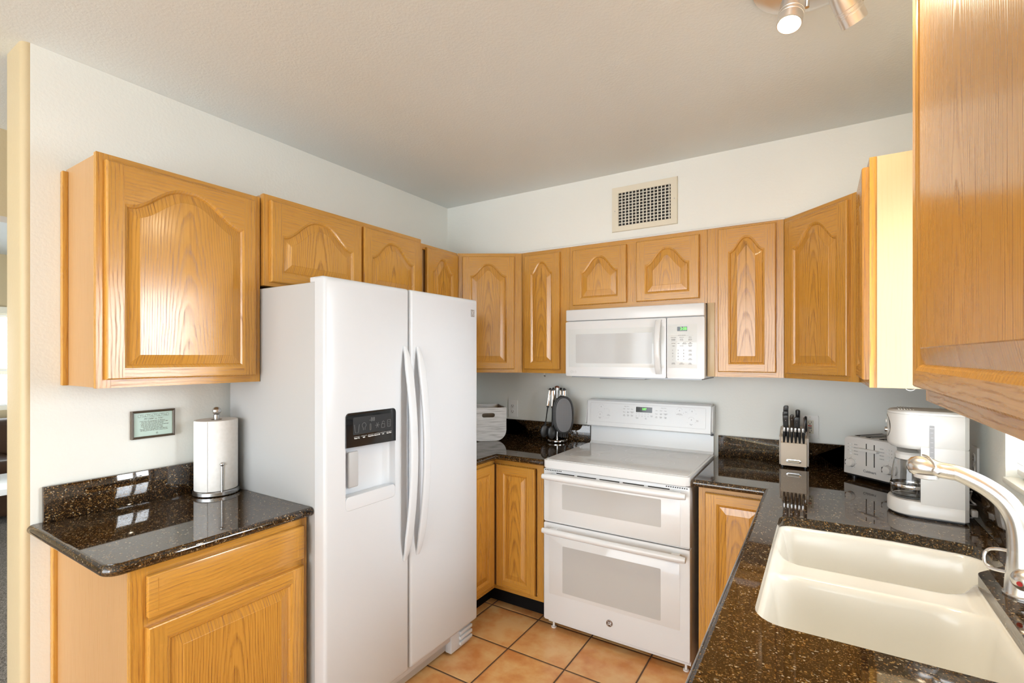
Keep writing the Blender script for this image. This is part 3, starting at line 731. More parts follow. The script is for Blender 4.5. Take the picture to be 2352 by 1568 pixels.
outline('filter_icon', rrect(0.294, 0.311, 1.178, 1.206, 0.003, 3), DIMINK, cp, yt)
for k in range(3): outline('filter_icon', [(0.298, 1.184+k*0.007), (0.307, 1.184+k*0.007)], DIMINK, cp, yt, closed=False)
for i, (x, s_) in enumerate(((0.140, 'Water / Ice'), (0.174, 'Light'), (0.208, 'Temperature'), (0.240, 'Measured Fill'), (0.271, 'Lock'), (0.303, 'Reset Filter'))):
    text('button_lettering', s_, 0.0062, WHITEINK, cp, x, yt+0.0005, 1.1525, bold=0.0002, sx=0.9)
    outline('button_line', [(x-0.014, 1.158), (x+0.014, 1.158)], WHITEINK, cp, yt+0.0006, 0.0005, False)
b = B(); b.box(0.112, 0.160, YF+0.008, YF+0.020, 0.965, 1.102, bev=0.006, seg=3); b.done('dispenser_paddle', GREYP, fzd)
b = B(); b.prism(rrect(NX0+0.0005, NX1-0.0005, NZ0+0.0005, 0.936, 0.015, 4), YF-0.0008, YF+0.01, 'y', bev=0.001)
b.prism([(NX0+0.003, YF+0.004), (NX1-0.003, YF+0.004), (NX1-0.015, YF+0.042), (NX0+0.015, YF+0.042)], 0.926, 0.934, 'z', bev=0.002); b.done('drip_tray', FRW, fzd)
def fhandle(xc, parent):
    b = B(); rings = []; n = 28; z0, z1 = 0.600, 1.505
    for k in range(n+1):
        s_ = k/n; z = z0+(z1-z0)*s_; o = 0.056*math.sin(PI*s_)**0.72+0.001; th = 0.014; w = 0.0205*(0.45+0.55*min(1, math.sin(PI*s_)*3.0))
        yo = YF-o; pts = []
        for px_, pz_ in rrect(-w, w, -th/2, th/2, min(0.006, w*0.8), 3): pts.append((xc+px_, yo+pz_+th/2*0.2, z))
        rings.append(pts)
    b.loft(rings); return b.done('handle', FRW, parent)
fhandle(0.396, fzd); fhandle(0.474, frd)
b = B(); b.prism(rrect(0.861, 0.889, 1.662, 1.698, 0.001, 2), YF-0.0015, YF+0.001, 'y'); lg = b.done('badge', simple('badge_silver', (0.42, 0.43, 0.44), 0.3, 0.6), frd)
outline('badge_mark', [(0.866, 1.692), (0.872, 1.680), (0.866, 1.668)], WHITEINK, lg, YF-0.0018, 0.0008, False)
outline('badge_mark', [(0.884, 1.692)]+circ(0.879, 1.686, 0.004, 8, 60, 270)+circ(0.879, 1.675, 0.005, 8, 90, -110), WHITEINK, lg, YF-0.0018, 0.0008, False)
b = B(); b.box(0.02, 0.74, -0.635, -0.60, 0.075, 0.112, bev=0.004); b.box(0.74, 0.895, -0.640, -0.60, 0.012, 0.108, bev=0.006); b.box(0.02, 0.70, -0.56, -0.52, 0.012, 0.075); b.done('base_grille', FRW, fr)
b = B()
for k in range(3): b.box(0.80, 0.896, -0.652, -0.638, 0.030+k*0.026, 0.046+k*0.026, bev=0.003)
b.done('hinge_cover', FRW, fr)
for x in (0.024, 0.83):
    b = B(); b.box(x, x+0.064, -0.625, -0.55, 1.737, 1.757, bev=0.004); b.done('top_hinge', FRW, fr)
for x in (0.06, 0.86):
    for y in (-0.5, -0.06):
        b = B(); b.lathe([(0.018, 0), (0.018, 0.022)], (x, y, 0), 14); b.done('foot', BLACK, fr)

# ------------------------------------------------------------------ microwave
mw = thing('microwave', 'white over-the-range microwave hung under the short oak cabinet above the stove', 'microwave', (0.9585, -0.002, 1.346), 0)
f0 = -0.389
b = B(); b.box(0.003, 0.759, -0.365, 0.0, 0.006, 0.384, bev=0.003); b.done('case', WHT, mw)
b = B(); b.box(0.0, 0.762, f0, -0.362, 0.320, 0.3845, bev=0.005, seg=3); b.done('vent_strip', WHT, mw)
b = B()
b.prism(rrect(0.0, 0.573, 0.004, 0.316, 0.005), f0, -0.362, 'y', 0, bev=0.004); md = b.done('door', WHT, mw)
b = B(); b.prism(rrect(0.019, 0.564, 0.056, 0.272, 0.004), f0-0.0012, f0+0.004, 'y', bev=0.001); b.done('glass_front', GLAZE, md)
b = B(); b.prism(rrect(0.064, 0.500, 0.078, 0.243, 0.006), f0-0.0018, f0, 'y'); b.done('window', simple('grey_mesh_window', (0.50, 0.51, 0.51), 0.08), md)
b = B(); rings = []
for k in range(21):
    s_ = k/20; z = 0.024+0.284*s_; o = 0.038*math.sin(PI*s_)**0.6; rings.append([(0.536+px_, f0-o+pz_, z) for px_, pz_ in rrect(-0.015, 0.015, -0.008, 0.008, 0.006, 3)])
b.loft(rings); b.done('handle', WHT, md)
b = B(); b.prism(rrect(0.578, 0.762, 0.004, 0.316, 0.005), f0, -0.362, 'y', bev=0.004); mp_ = b.done('control_panel', WHT, mw)
b = B(); b.prism(rrect(0.583, 0.726, 0.056, 0.281, 0.003), f0-0.001, f0+0.004, 'y', bev=0.0008); b.done('keypad_glass', GLAZE, mp_)
b = B(); b.prism(rrect(0.630, 0.679, 0.246, 0.268, 0.002), f0-0.0018, f0, 'y'); b.done('display', BLKGL, mp_)
text('clock_digits', '3:08', 0.0215, GREEN, mp_, 0.661, f0-0.0022, 0.2570, bold=0.0003, sx=0.9)
yk = f0-0.0014
outline('keypad_line', [(0.598, 0.2225), (0.708, 0.2225)], LINEINK, mp_, yk, 0.0004, False); outline('keypad_line', [(0.598, 0.1925), (0.708, 0.1925)], LINEINK, mp_, yk, 0.0004, False)
for x, z, s_ in ((0.653, 0.2235, 'AUTO TOUCH'), (0.611, 0.2135, 'POPCORN'), (0.652, 0.2135, 'POTATO'), (0.694, 0.2135, 'PIZZA'),
                 (0.611, 0.202, 'FROZEN\nENTREE'), (0.652, 0.202, 'AUTO\nCOOK'), (0.694, 0.202, 'AUTO\nREHEAT'),
                 (0.611, 0.183, 'SOFTEN'), (0.638, 0.183, 'MELT'), (0.666, 0.183, 'AUTO\nDEFROST'), (0.694, 0.183, 'TIME\nDEFROST'),
                 (0.611, 0.170, 'TIMER'), (0.652, 0.170, 'CLOCK'), (0.694, 0.170, 'POWER\nLEVEL'),
                 (0.694, 0.1455, 'START\nENTER'), (0.694, 0.1255, 'STOP\nCLEAR'), (0.694, 0.1025, 'VENT\nON/OFF'),
                 (0.611, 0.080, 'LIGHT\nON/OFF'), (0.652, 0.080, 'VENT\nHI/LO/OFF'), (0.694, 0.080, 'ADD\n30 SEC')):
    text('key_lettering', s_, 0.0054, GREYINK, mp_, x, yk, z, bold=0.0001, line=0.9)
for k, s_ in enumerate('123456789-0+'):
    text('key_number', s_, 0.0095, GREYINK, mp_, 0.607+0.0275*(k % 3), yk, 0.1475-0.0157*(k//3), bold=0.0002)
outline('logo_ring', circ(0.037, 0.0285, 0.007, 20), LINEINK, md, f0-0.0002, 0.0007); outline('logo_face', [(0.037, 0.032), (0.037, 0.025), (0.040, 0.025)], LINEINK, md, f0-0.0002, 0.0006, False)
text('brand_lettering', 'LG', 0.0165, LINEINK, md, 0.0565, f0-0.0003, 0.0285, spacing=1.15)
b = B(); b.box(0.02, 0.742, -0.35, -0.02, -0.004, 0.008); b.box(0.19, 0.45, -0.345, -0.15, -0.010, 0.0, bev=0.003); b.done('underside_filter', simple('grey_filter', (0.28, 0.29, 0.30), 0.4, 0.6), mw)

# ------------------------------------------------------------------ range
rg = thing('electric_range', 'white double-oven electric stove with smooth glass cooktop', 'stove', (0.959, 0, 0), 0)
b = B(); b.box(0.006, 0.745, -0.615, -0.03, 0.035, 0.872); b.done('case', WHT, rg)
b = B(); b.prism(rrect(0.0, 0.750, -0.668, -0.052, 0.018, 5), 0.872, 0.914, 'z', bev=0.006); ckf = b.done('cooktop_frame', WHT, rg)
b = B(); b.prism(rrect(0.012, 0.738, -0.652, -0.075, 0.008, 4), 0.9135, 0.9165, 'z', bev=0.0008); ck = b.done('glass_cooktop', COOK, rg)
for cx_, cy_, rs in ((0.124, -0.447, (0.098, 0.062)), (0.124, -0.220, (0.092,)), (0.376, -0.192, (0.083,)), (0.484, -0.432, (0.138, 0.108, 0.077)), (0.611, -0.190, (0.078,))):
    for r_ in rs:
        b = B(); b.lathe([(r_-0.0009, 0.9166), (r_+0.0009, 0.9168), (r_+0.0009, 0.9164)], (cx_, cy_, 0), 64, caps=False); b.done('burner_ring', LINEINK, ck)
for p, q_ in (((0.058, -0.375), (0.098, -0.335)), ((0.20, -0.36), (0.245, -0.325))):
    b = B(); b.tube([(p[0], p[1], 0.9166), (q_[0], q_[1], 0.9166)], 0.0007, 6); b.done('burner_mark', LINEINK, ck)
b = B(); b.prism([(-0.062, 0.905), (-0.070, 0.918), (-0.052, 0.93), (-0.048, 1.04), (-0.028, 1.04), (-0.028, 0.905)], 0.012, 0.745, 'x'); b.done('riser', WHT, rg)
b = B(); b.prism([(-0.028, 1.028), (-0.098, 1.030), (-0.104, 1.036), (-0.104, 1.048), (-0.088, 1.186), (-0.080, 1.194), (-0.028, 1.196)], -0.002, 0.749, 'x')
es = [e for e in b.bm.edges if abs(e.verts[0].co.x-e.verts[1].co.x) < 1e-6 and (e.verts[0].co.y < -0.05 or e.verts[1].co.y < -0.05)]
bmesh.ops.bevel(b.bm, geom=es, offset=0.010, segments=4, affect='EDGES')
bgd = b.done('control_panel', WHT, rg)
tl = math.atan2(0.016, 0.138)     # lean of the control face
def bgp(x, z, o=0.0): return (x, -0.104+(z-1.048)*0.016/0.138-o, z)
def bgtext(name, s_, size, m, x, z, **k):
    p = bgp(x, z, 0.0006); return text(name, s_, size, m, bgd, *p, rot=(PI/2-tl, 0, 0), **k)
def bgline(name, pts, m, r=0.0005, closed=False, o=0.0002):
    b = B(); b.tube([bgp(x, z, o) for x, z in pts], r, 6, closed=closed); return b.done(name, m, bgd)
bgline('panel_border', rrect(0.028, 0.712, 1.060, 1.174, 0.004, 3), LINEINK, 0.0006, True)
b = B(); b.loft([[bgp(x, z, o) for x, z in rrect(0.318, 0.414, 1.131, 1.162, 0.002, 2)] for o in (-0.001, 0.0012)]); b.done('display', BLKGL, bgd)
p = bgp(0.368, 1.150, 0.0018); text('clock_digits', '3:07', 0.0165, GREEN, bgd, *p, rot=(PI/2-tl, 0, 0), bold=0.0004, sx=0.9)
for x, z in ((0.097, 1.151), (0.092, 1.104), (0.570, 1.153), (0.639, 1.153), (0.636, 1.105)):
    bgline('burner_arc', circ(x, z, 0.0165, 16, 15, 165), LINEINK, 0.0004)
    bgtext('burner_symbol', '8', 0.010, GREYINK, x, z)
    bgtext('burner_minus', '-', 0.009, GREYINK, x-0.022, z-0.013); bgtext('burner_dot', '\u2022', 0.009, GREYINK, x+0.022, z-0.013)
for x, z, s_ in ((0.092, 1.083, 'Burner\nSize'), (0.147, 1.103, 'Lock\nControls'), (0.570, 1.133, 'Left Front\nWarming Zone'), (0.636, 1.079, 'Burner\nSize'), (0.668, 1.102, 'Dual\nTriple'), (0.607, 1.147, 'Rear'),
                 (0.260, 1.161, 'Upper Oven'), (0.481, 1.162, 'Lower Oven')):
    bgtext('panel_lettering', s_, 0.0058, GREYINK, x, z, line=0.9)
bgline('lock_bracket', [(0.128, 1.140), (0.150, 1.138), (0.150, 1.118)], LINEINK, 0.0004); bgline('lock_bracket', [(0.150, 1.092), (0.150, 1.085), (0.122, 1.082)], LINEINK, 0.0004)
for i, row in enumerate((('Bake', 'Broil', 'Start'), ('Warm', 'Conv\nBake', 'CANCEL\nOFF'), ('Self\nClean', 'Delay\nStart', 'Oven\nLight'))):
    for j, s_ in enumerate(row):
        bgtext('key_lettering', s_, 0.0062, GREYINK, 0.246+0.024*j, 1.146-0.019*i, line=0.85)
        bgtext('key_lettering', s_, 0.0062, GREYINK, 0.440+0.026*j, 1.146-0.019*i, line=0.85)
for k, s_ in enumerate('1234567890'):
    bgtext('key_number', s_, 0.0075, GREYINK, 0.320+0.0178*(k % 5), 1.122-0.014*(k//5))
for x, s_ in ((0.326, 'Kitchen\nTimer'), (0.378, 'Set\nClock')): bgtext('key_lettering', s_, 0.0052, GREYINK, x, 1.096, line=0.85)
for x, s_ in ((0.412, 'Oven\nLights'),): bgtext('key_lettering', s_, 0.0058, GREYINK, x, 1.112, line=0.85)
for x in (0.006, 0.741):
    b = B(); b.box(x-0.006, x+0.006, -0.082, -0.05, 1.022, 1.030); b.done('bracket', BLACK, rg)
def oven_door(z0, z1, gl, win, label):
    b = B(); b.prism(rrect(-0.004, 0.7475, z0, z1, 0.004), -0.650, -0.612, 'y', bev=0.005); d_ = b.done('oven_door', WHT, rg)
    b = B(); b.prism(rrect(*gl, 0.008), -0.6512, -0.648, 'y', bev=0.0010); b.done('glass_front', GLAZE if 0 else enamel('white_oven_glass', (0.68, 0.69, 0.69), 0.08, 700, 0.0), d_)
    b = B(); b.prism(rrect(*win, 0.005), -0.6518, -0.650, 'y'); b.done('window', OVENG, d_)
    return d_
ud = oven_door(0.585, 0.866, (0.026, 0.706, 0.59, 0.815), (0.104, 0.618, 0.662, 0.793), 'upper')
ld = oven_door(0.062, 0.579, (0.026, 0.704, 0.203, 0.508), (0.106, 0.616, 0.224, 0.468), 'lower')
for i, (a, e) in enumerate(((0.070, 0.174), (0.189, 0.294), (0.311, 0.416), (0.432, 0.538), (0.556, 0.658))):
    b = B(); b.prism(rrect(a, e, 0.8435, 0.8485, 0.0022, 3), -0.6508, -0.645, 'y'); b.done('vent_slot', DARK, ud)
b = B()
for k in range(10):
    for a in (0.002+k*0.0102, 0.640+k*0.0102): b.box(a, a+0.006, -0.6505, -0.646, 0.856, 0.861)
b.done('vent_louvre', DARK, ud)
def ohandle(z, parent):
    b = B(); rings = []
    for k in range(25):
        s_ = -1+2*k/24; x = 0.3735+0.3645*s_; rr_ = 0.0165*(1 if abs(s_) < 0.98 else 0.8); y = -0.694-0.006*(1-s_*s_)
        rings.append([(x, y+rr_*0.85*math.cos(2*PI*j/16), z+rr_*math.sin(2*PI*j/16)) for j in range(16)])
    b.loft(rings)
    for x in (0.06, 0.688): b.box(x-0.02, x+0.02, -0.69, -0.648, z-0.006, z+0.010, bev=0.004)
    return b.done('handle', WHT, parent)
ohandle(0.832, ud); ohandle(0.548, ld)
b = B(); b.lathe([(0.0001, 0.0028), (0.013, 0.0028), (0.0165, 0.0018), (0.0172, 0)], (0.364, -0.650, 0.139), 32, axis=(0, -1, 0)); lg = b.done('badge', simple('badge_bronze', (0.16, 0.12, 0.10), 0.3, 0.7), ld)
outline('badge_rim', circ(0.364, 0.139, 0.0155, 28), CHROME, lg, -0.6528, 0.0012)
text('badge_monogram', 'GE', 0.0165, WHITEINK, lg, 0.364, -0.6532, 0.139, shear=0.25, spacing=0.8, bold=0.0002)
for a in range(4):
    outline('badge_scroll', circ(0.364+0.0105*math.cos(PI/4+PI/2*a), 0.139+0.0105*math.sin(PI/4+PI/2*a), 0.0022, 8), WHITEINK, lg, -0.6530, 0.0004)
for x in (0.03, 0.72):
    for y in (-0.60, -0.08):
        b = B(); b.lathe([(0.014, 0), (0.014, 0.006), (0.006, 0.008), (0.006, 0.04)], (x, y, 0), 12); b.done('foot', PLAST, rg)

# ================================================================== WALL FITTINGS
def outlet(label, loc, rz, gfci=False):
    o = thing('wall_outlet', label, 'outlet', loc, rz)
    w, h = (0.038, 0.060) if not gfci else (0.038, 0.0585)
    b = B(); b.prism(rrect(-w, w, -h, h, 0.004), -0.006, 0, 'y', bev=0.002); b.done('cover_plate', PLAST, o)
    if gfci:
        b = B(); b.prism(rrect(-0.0165, 0.0165, -0.034, 0.034, 0.002), -0.0085, -0.004, 'y', bev=0.001); b.done('socket_face', CREAM, o)
        b = B(); b.box(-0.008, 0.008, -0.0105, -0.008, 0.003, 0.009, bev=0.0005); b.done('reset_button', RED, o)
        b = B(); b.box(-0.008, 0.008, -0.0105, -0.008, -0.008, -0.002, bev=0.0005); b.done('test_button', BLACK, o)
        zs = (0.024, -0.018)
    else:
        for z in (0.020, -0.020):
            b = B(); b.prism(rrect(-0.0155, 0.0155, z-0.0145, z+0.0145, 0.012, 6), -0.0085, -0.004, 'y', bev=0.0006); b.done('socket_face', PLAST, o)
        zs = (0.022, -0.018)
    b = B()
    for z in zs:
        for x in (-0.0065, 0.0065): b.box(x-0.001, x+0.001, -0.0092, -0.008, z-0.004, z+0.005)
        b.lathe([(0.0028, 0), (0.0028, 0.0008)], (0, -0.0085, z-0.0095), 10, axis=(0, -1, 0))
    b.done('slots', BLACK, o)
    for z in ((0.0505, -0.0505) if gfci else (0.0,)):
        b = B(); b.lathe([(0.0032, 0), (0.003, 0.0012), (0.001, 0.0014)], (0, -0.006, z), 12, axis=(0, -1, 0)); b.done('screw', CREAM if gfci else PLAST, o)
    return o
outlet('grey white double outlet on the back wall beside the whitewashed basket', (0.354, -0.0005, 1.091), 0)
outlet('outlet with red and black test buttons on the back wall behind the knife block', (2.163, -0.0005, 1.099), 0, True)
outlet('white outlet on the right wall behind the coffee maker', (WX-0.0005, -0.632, 1.085), -90)
# supply register on the soffit
v = thing('air_vent', 'cream metal air supply grille on the wall above the microwave cabinet', 'vent', (1.3885, -0.3025, 2.290), 0)
b = B()
for i in range(1):
    out = [(-0.182, -0.126), (0.182, -0.126), (0.182, 0.126), (-0.182, 0.126)]; inn = [(-0.142, -0.093), (0.145, -0.093), (0.145, 0.090), (-0.142, 0.090)]
    rings = [[(x, -0.001, z) for x, z in out], [(x*0.985, -0.009, z*0.98) for x, z in out], [(x*1.01, -0.007, z*1.01) for x, z in inn], [(x, -0.002, z) for x, z in inn]]
    b.loft(rings, 0, False, False, smooth=False)
b.done('frame', CREAM, v)
b = B(); b.box(-0.143, 0.146, -0.0012, -0.0004, -0.094, 0.091); b.done('duct_opening', DARK, v)
VN = simple('vent_white_enamel', (0.74, 0.72, 0.64), 0.4)
for k in range(14):
    x = -0.122+k*0.0200; b = B(); b.box(x-0.0028, x+0.0028, -0.0085, -0.0048, -0.093, 0.090, bev=0.0008); b.done('upright_blade', VN, v)
for k in range(10):
    z = -0.080+k*0.0172; b = B(); b.loft([[(x, -0.0046, z-0.002), (x, -0.0016, z+0.004), (x, -0.0012, z+0.005), (x, -0.0042, z-0.001)] for x in (-0.142, 0.145)], smooth=False); b.done('level_blade', VN, v)
for x, z in ((-0.163, -0.008), (0.165, 0.010)):
    b = B(); b.lathe([(0.003, 0), (0.0026, 0.001), (0.0005, 0.0014)], (x, -0.0078, z), 10, axis=(0, -1, 0)); b.done('screw', GREYP, v)
# framed verse
p = thing('framed_verse', 'small framed mint green verse hanging on the left wall beside the paper towels', 'picture', (0.0008, -2.0915, 1.2005), 90)
FRM = simple('bronze_frame', (0.085, 0.062, 0.040), 0.4)
b = B(); fw, fh, fb = 0.0735, 0.0535, 0.0085
rg_ = lambda e, y: [(-fw+e, y, -fh+e), (fw-e, y, -fh+e), (fw-e, y, fh-e), (-fw+e, y, fh-e)]
b.loft([rg_(0, 0), rg_(0, -0.012), rg_(0.002, -0.0145), rg_(0.004, -0.0130), rg_(0.0055, -0.0145), rg_(fb, -0.0105), rg_(fb, -0.006)], 0, True, False, smooth=False); b.done('frame', FRM, p)
b = B(); b.box(-fw+fb, fw-fb, -0.0072, -0.005, -fh+fb, fh-fb); b.done('card', simple('mint_card', (0.50, 0.66, 0.60), 0.25), p)
INK = simple('brown_script_ink', (0.10, 0.085, 0.07), 0.6)
text('verse_title', 'MY DEBT to YOU', 0.0082, INK, p, 0.0, -0.0074, 0.0205, shear=0.2)
for k, (s_, dx) in enumerate((('I ask from the springtime its flowers', -0.004), ('And the soft brooding wind and a few', 0.004), ('I ask from the summer its hours', -0.005), ('With the birds and its honey-drunk bee', 0.004),
                        ('I ask from the autumn its fruits', -0.006), ('Dusted by the October dew', -0.002), ('Though these rich gifts but half express', 0.0), ('All the good will my heart owes to you', 0.002))):
    text('verse_line', s_, 0.0062, INK, p, dx, -0.0074, 0.0125-0.0052*k, shear=0.45, sx=0.95)
b = B()
for k in range(9): b.tube([(-0.047+k*0.0118+x, -0.0073, 0.0335+z) for x, z in circ(0, 0, 0.0036 if k % 2 else 0.0048, 14)], 0.0003, 5, closed=True)
for k in range(8): b.tube([(-0.041+k*0.0118+x, -0.0073, 0.0335+z) for x, z in circ(0, 0, 0.0042, 8, 200 if k % 2 else 20, 340 if k % 2 else 160)], 0.0004, 5)
b.tube([(-0.054, -0.0073, 0.0395), (0.054, -0.0073, 0.0395)], 0.0002, 4); b.tube([(-0.054, -0.0073, 0.0275), (0.054, -0.0073, 0.0275)], 0.0002, 4); b.done('scroll_border', INK, p)
b = B(); b.tube([(0.012+x, -0.0073, -0.0365+z) for x, z in circ(0, 0, 0.0028, 14)], 0.0006, 5, closed=True); b.done('seal_mark', INK, p)

# ================================================================== COUNTER ITEMS
# paper towel holder + roll
ph_ = thing('paper_towel_holder', 'brushed steel paper towel stand on the left granite counter', 'paper towel holder', (0.115, -1.910, CT), 0)
b = B(); b.lathe([(0.001, 0.002), (0.082, 0.002), (0.084, 0.004), (0.084, 0.016), (0.080, 0.019), (0.001, 0.019)], (0, 0, 0), 48); b.done('base', STEEL, ph_)
b = B(); b.lathe([(0.009, 0.018), (0.009, 0.296), (0.0115, 0.297), (0.0115, 0.318), (0.008, 0.320)], (0, 0, 0), 24); b.done('pole', STEEL, ph_)
b = B(); b.ball((0, 0, 0.334), 0.0165, seg=24); b.done('finial', STEEL, ph_)
b = B(); b.tube([(0.078, -0.018, 0.016), (0.078, -0.018, 0.120)], 0.0042, 12); b.ball((0.078, -0.018, 0.127), 0.0085); b.done('tension_arm', STEEL, ph_)
pr = thing('paper_towel_roll', 'white quilted paper towel roll on the steel stand', 'paper towels', (0.115, -1.910, CT+0.020), 0)
m, nt, pb = mat('quilted_paper'); vv = coords(nt, (1, 1, 1), False)
vo = N(nt, 'ShaderNodeTexVoronoi', i_Scale=70.0); nt.links.new(vv, vo.inputs['Vector'])
nt.links.new(mixc(nt, vo.outputs['Distance'], (0.80, 0.79, 0.76), (0.86, 0.85, 0.83)), pb.inputs['Base Color']); pb.inputs['Roughness'].default_value = 0.9; bump(nt, pb, vo.outputs['Distance'], 0.35, 0.002)
PAPER = m
b = B(); b.lathe([(0.021, 0.0), (0.0755, 0.0), (0.077, 0.002), (0.077, 0.276), (0.0755, 0.279), (0.021, 0.279), (0.021, 0.0)], (0, 0, 0), 56, caps=False); b.done('roll', PAPER, pr)
b = B(); ring0 = [(0.0782*math.cos(a), 0.0782*math.sin(a)) for a in [math.radians(-150+100*k/14) for k in range(15)]]
b.loft([[(x*s_, y*s_, z) for s_, z in ((1, 0.001), (1, 0.278), (1.012, 0.278), (1.012, 0.001))] for x, y in ring0]); b.done('loose_sheet', PAPER, pr)
b = B(); b.lathe([(0.0195, 0.001), (0.0208, 0.001), (0.0208, 0.2785), (0.0195, 0.2785), (0.0195, 0.001)], (0, 0, 0), 28, caps=False); b.done('core_tube', simple('brown_card', (0.30, 0.22, 0.14), 0.8), pr)

# whitewashed basket (faces the camera)
bk = thing('storage_basket', 'whitewashed wooden basket with slot handle in the corner beside the refrigerator', 'basket', (0.365, -0.325, CT+0.001), 45)
m, nt, pb = mat('whitewashed_wood'); vv = coords(nt, (3, 3, 60), False)
n = N(nt, 'ShaderNodeTexNoise', i_Scale=3.0, i_Detail=4.0); nt.links.new(vv, n.inputs['Vector'])
nt.links.new(ramp(nt, n.outputs['Fac'], [(0.33, (0.42, 0.42, 0.41)), (0.5, (0.66, 0.66, 0.65)), (0.7, (0.74, 0.74, 0.73))]), pb.inputs['Base Color']); pb.inputs['Roughness'].default_value = 0.6
WASH = m; INNER = simple('brown_inner_wood', (0.30, 0.20, 0.13), 0.6)
bw_, bh_, bd_ = 0.12, 0.218, 0.255
def bprof(e):
    P = [(-bw_+e, bh_), (-bw_+e, 0.075)]+[(-bw_+0.070+0*e-(0.070-e)*math.cos(a), 0.070-(0.070-e)*math.sin(a)) for a in [PI/2*k/7 for k in range(0, 8)]]
    return P+[(-x, z) for x, z in reversed(P)]
b = B(); o_, i_ = bprof(0), bprof(0.008)
hole = rrect(-0.043, 0.043, 0.155, 0.183, 0.0138, 6)
def panel(y0, y1, hole):
    bm = b.bm; loops = []
    for L in [o_]+([hole] if hole else []):
        vs = [bm.verts.new((x, y0, z)) for x, z in L]; loops += [bm.edges.new((vs[i], vs[(i+1) % len(vs)])) for i in range(len(vs))]
    r = bmesh.ops.triangle_fill(bm, edges=loops, use_beauty=True); fs = [g for g in r['geom'] if isinstance(g, bmesh.types.BMFace)]
    e = bmesh.ops.extrude_face_region(bm, geom=fs); bmesh.ops.translate(bm, verts=[g for g in e['geom'] if isinstance(g, bmesh.types.BMVert)], vec=(0, y1-y0, 0))
panel(0, 0.010, hole); panel(bd_-0.010, bd_, None)
b.done('end_panel', WASH, bk)
b = B(); b.loft([[(x, y, z) for x, z in o_] for y in (0.010, bd_-0.010)], 0, False, False, closed=False)
b.loft([[(x, y, z) for x, z in i_] for y in (0.010, bd_-0.010)], 1, False, False, closed=False)
b.box(-bw_, -bw_+0.008, 0.01, bd_-0.01, bh_-0.003, bh_); b.box(bw_-0.008, bw_, 0.01, bd_-0.01, bh_-0.003, bh_); b.done('curved_side', [WASH, INNER], bk)
b = B()
for z in (0.060, 0.095, 0.125): b.box(-bw_+0.002, bw_-0.002, -0.0006, 0.001, z, z+0.0012)
b.done('plank_seam', simple('seam_grey', (0.20, 0.20, 0.20), 0.7), bk)

# utensil stand, utensils and pot holders
us = thing('utensil_stand', 'chrome carousel utensil stand with red-brown knob on the corner counter', 'utensil stand', (0.752, -0.095, CT), 0)
b = B(); b.lathe([(0.001, 0.004), (0.040, 0.006), (0.060, 0.004), (0.067, 0.008), (0.067, 0.014), (0.062, 0.018), (0.054, 0.016), (0.001, 0.016)], (0, 0, 0), 40); b.done('base', CHROME, us)
b = B(); b.lathe([(0.0065, 0.014), (0.0065, 0.335), (0.016, 0.338), (0.016, 0.352), (0.013, 0.354)], (0, 0, 0), 20); b.done('pole', CHROME, us)
b = B(); b.lathe([(0.0165, 0.352), (0.016, 0.358), (0.010, 0.363), (0.0005, 0.3645)], (0, 0, 0), 20); b.done('knob', simple('red_brown_wood', (0.20, 0.055, 0.02), 0.3), us)
b = B()
for k in range(6):
    a = math.radians(60*k+10); ca, sa = math.cos(a), math.sin(a)
    b.tube([(0.012*ca, 0.012*sa, 0.340), (0.040*ca, 0.040*sa, 0.333), (0.056*ca, 0.056*sa, 0.336), (0.064*ca, 0.064*sa, 0.345)], 0.0017, 8)
b.done('hook_ring', CHROME, us)
def utensil(a, label, head, tilt=0):
    ca, sa = math.cos(math.radians(a)), math.sin(math.radians(a))
    t = thing('cooking_utensil', label, 'utensil', (0.752+0.046*ca, -0.095+0.046*sa, CT+0.336), 32, 'utensils on the carousel stand'); t.rotation_euler[1] = math.radians(tilt)
    b = B(); b.prism(rrect(-0.008, 0.008, -0.105, 0.002, 0.006, 4), -0.005, 0.005, 'y', bev=0.002); b.done('handle', CHROME, t)
    b = B(); b.lathe([(0.0085, 0), (0.0085, 0.008), (0.004, 0.012)], (0, 0, 0.002), 14); b.lathe([(0.0085, 0), (0.0085, 0.008)], (0, 0, -0.113), 14); b.done('end_cap', BLACK, t)
    b = B(); b.tube([(0, 0, -0.110), (0, -0.002, -0.16), (0, -0.006, -0.205), (0, -0.004, -0.235)], [0.0045, 0.0035, 0.004, 0.006], 10)
    if head == 'spoon':
        b.ball((0, -0.004, -0.270), 0.042, sc=(0.66, 0.16, 1.0))
    elif head == 'turner': b.box(-0.036, 0.036, -0.004, 0.0, -0.312, -0.232, bev=0.0018)
    elif head == 'ladle': b.lathe([(0.002, -0.03), (0.020, -0.026), (0.034, -0.012), (0.038, 0.004), (0.036, 0.004), (0.031, -0.012), (0.018, -0.022), (0.002, -0.026)], (0, -0.02, -0.272), 22, caps=False)
    else:
        for x in (-0.02, -0.007, 0.007, 0.02): b.tube([(x*0.4, -0.004, -0.232), (x, -0.006, -0.26), (x, -0.018, -0.305)], 0.003, 8)
    b.done('head', BLACK, t); return t
utensil(262, 'black spoon with chrome handle hanging at the front of the utensil stand', 'spoon', 2)
utensil(212, 'black spoon with chrome handle hanging leftmost on the utensil stand', 'spoon', 8)
utensil(150, 'black ladle with chrome handle hanging at the back left of the utensil stand', 'ladle').rotation_euler[2] = math.radians(232)
utensil(85, 'black turner with chrome handle hanging at the back right of the utensil stand', 'turner')
utensil(20, 'black fork with chrome handle hanging on the right of the utensil stand', 'fork')
m, nt, pb = mat('grey_diamond_silicone'); vv = coords(nt, (1, 1, 1), False)
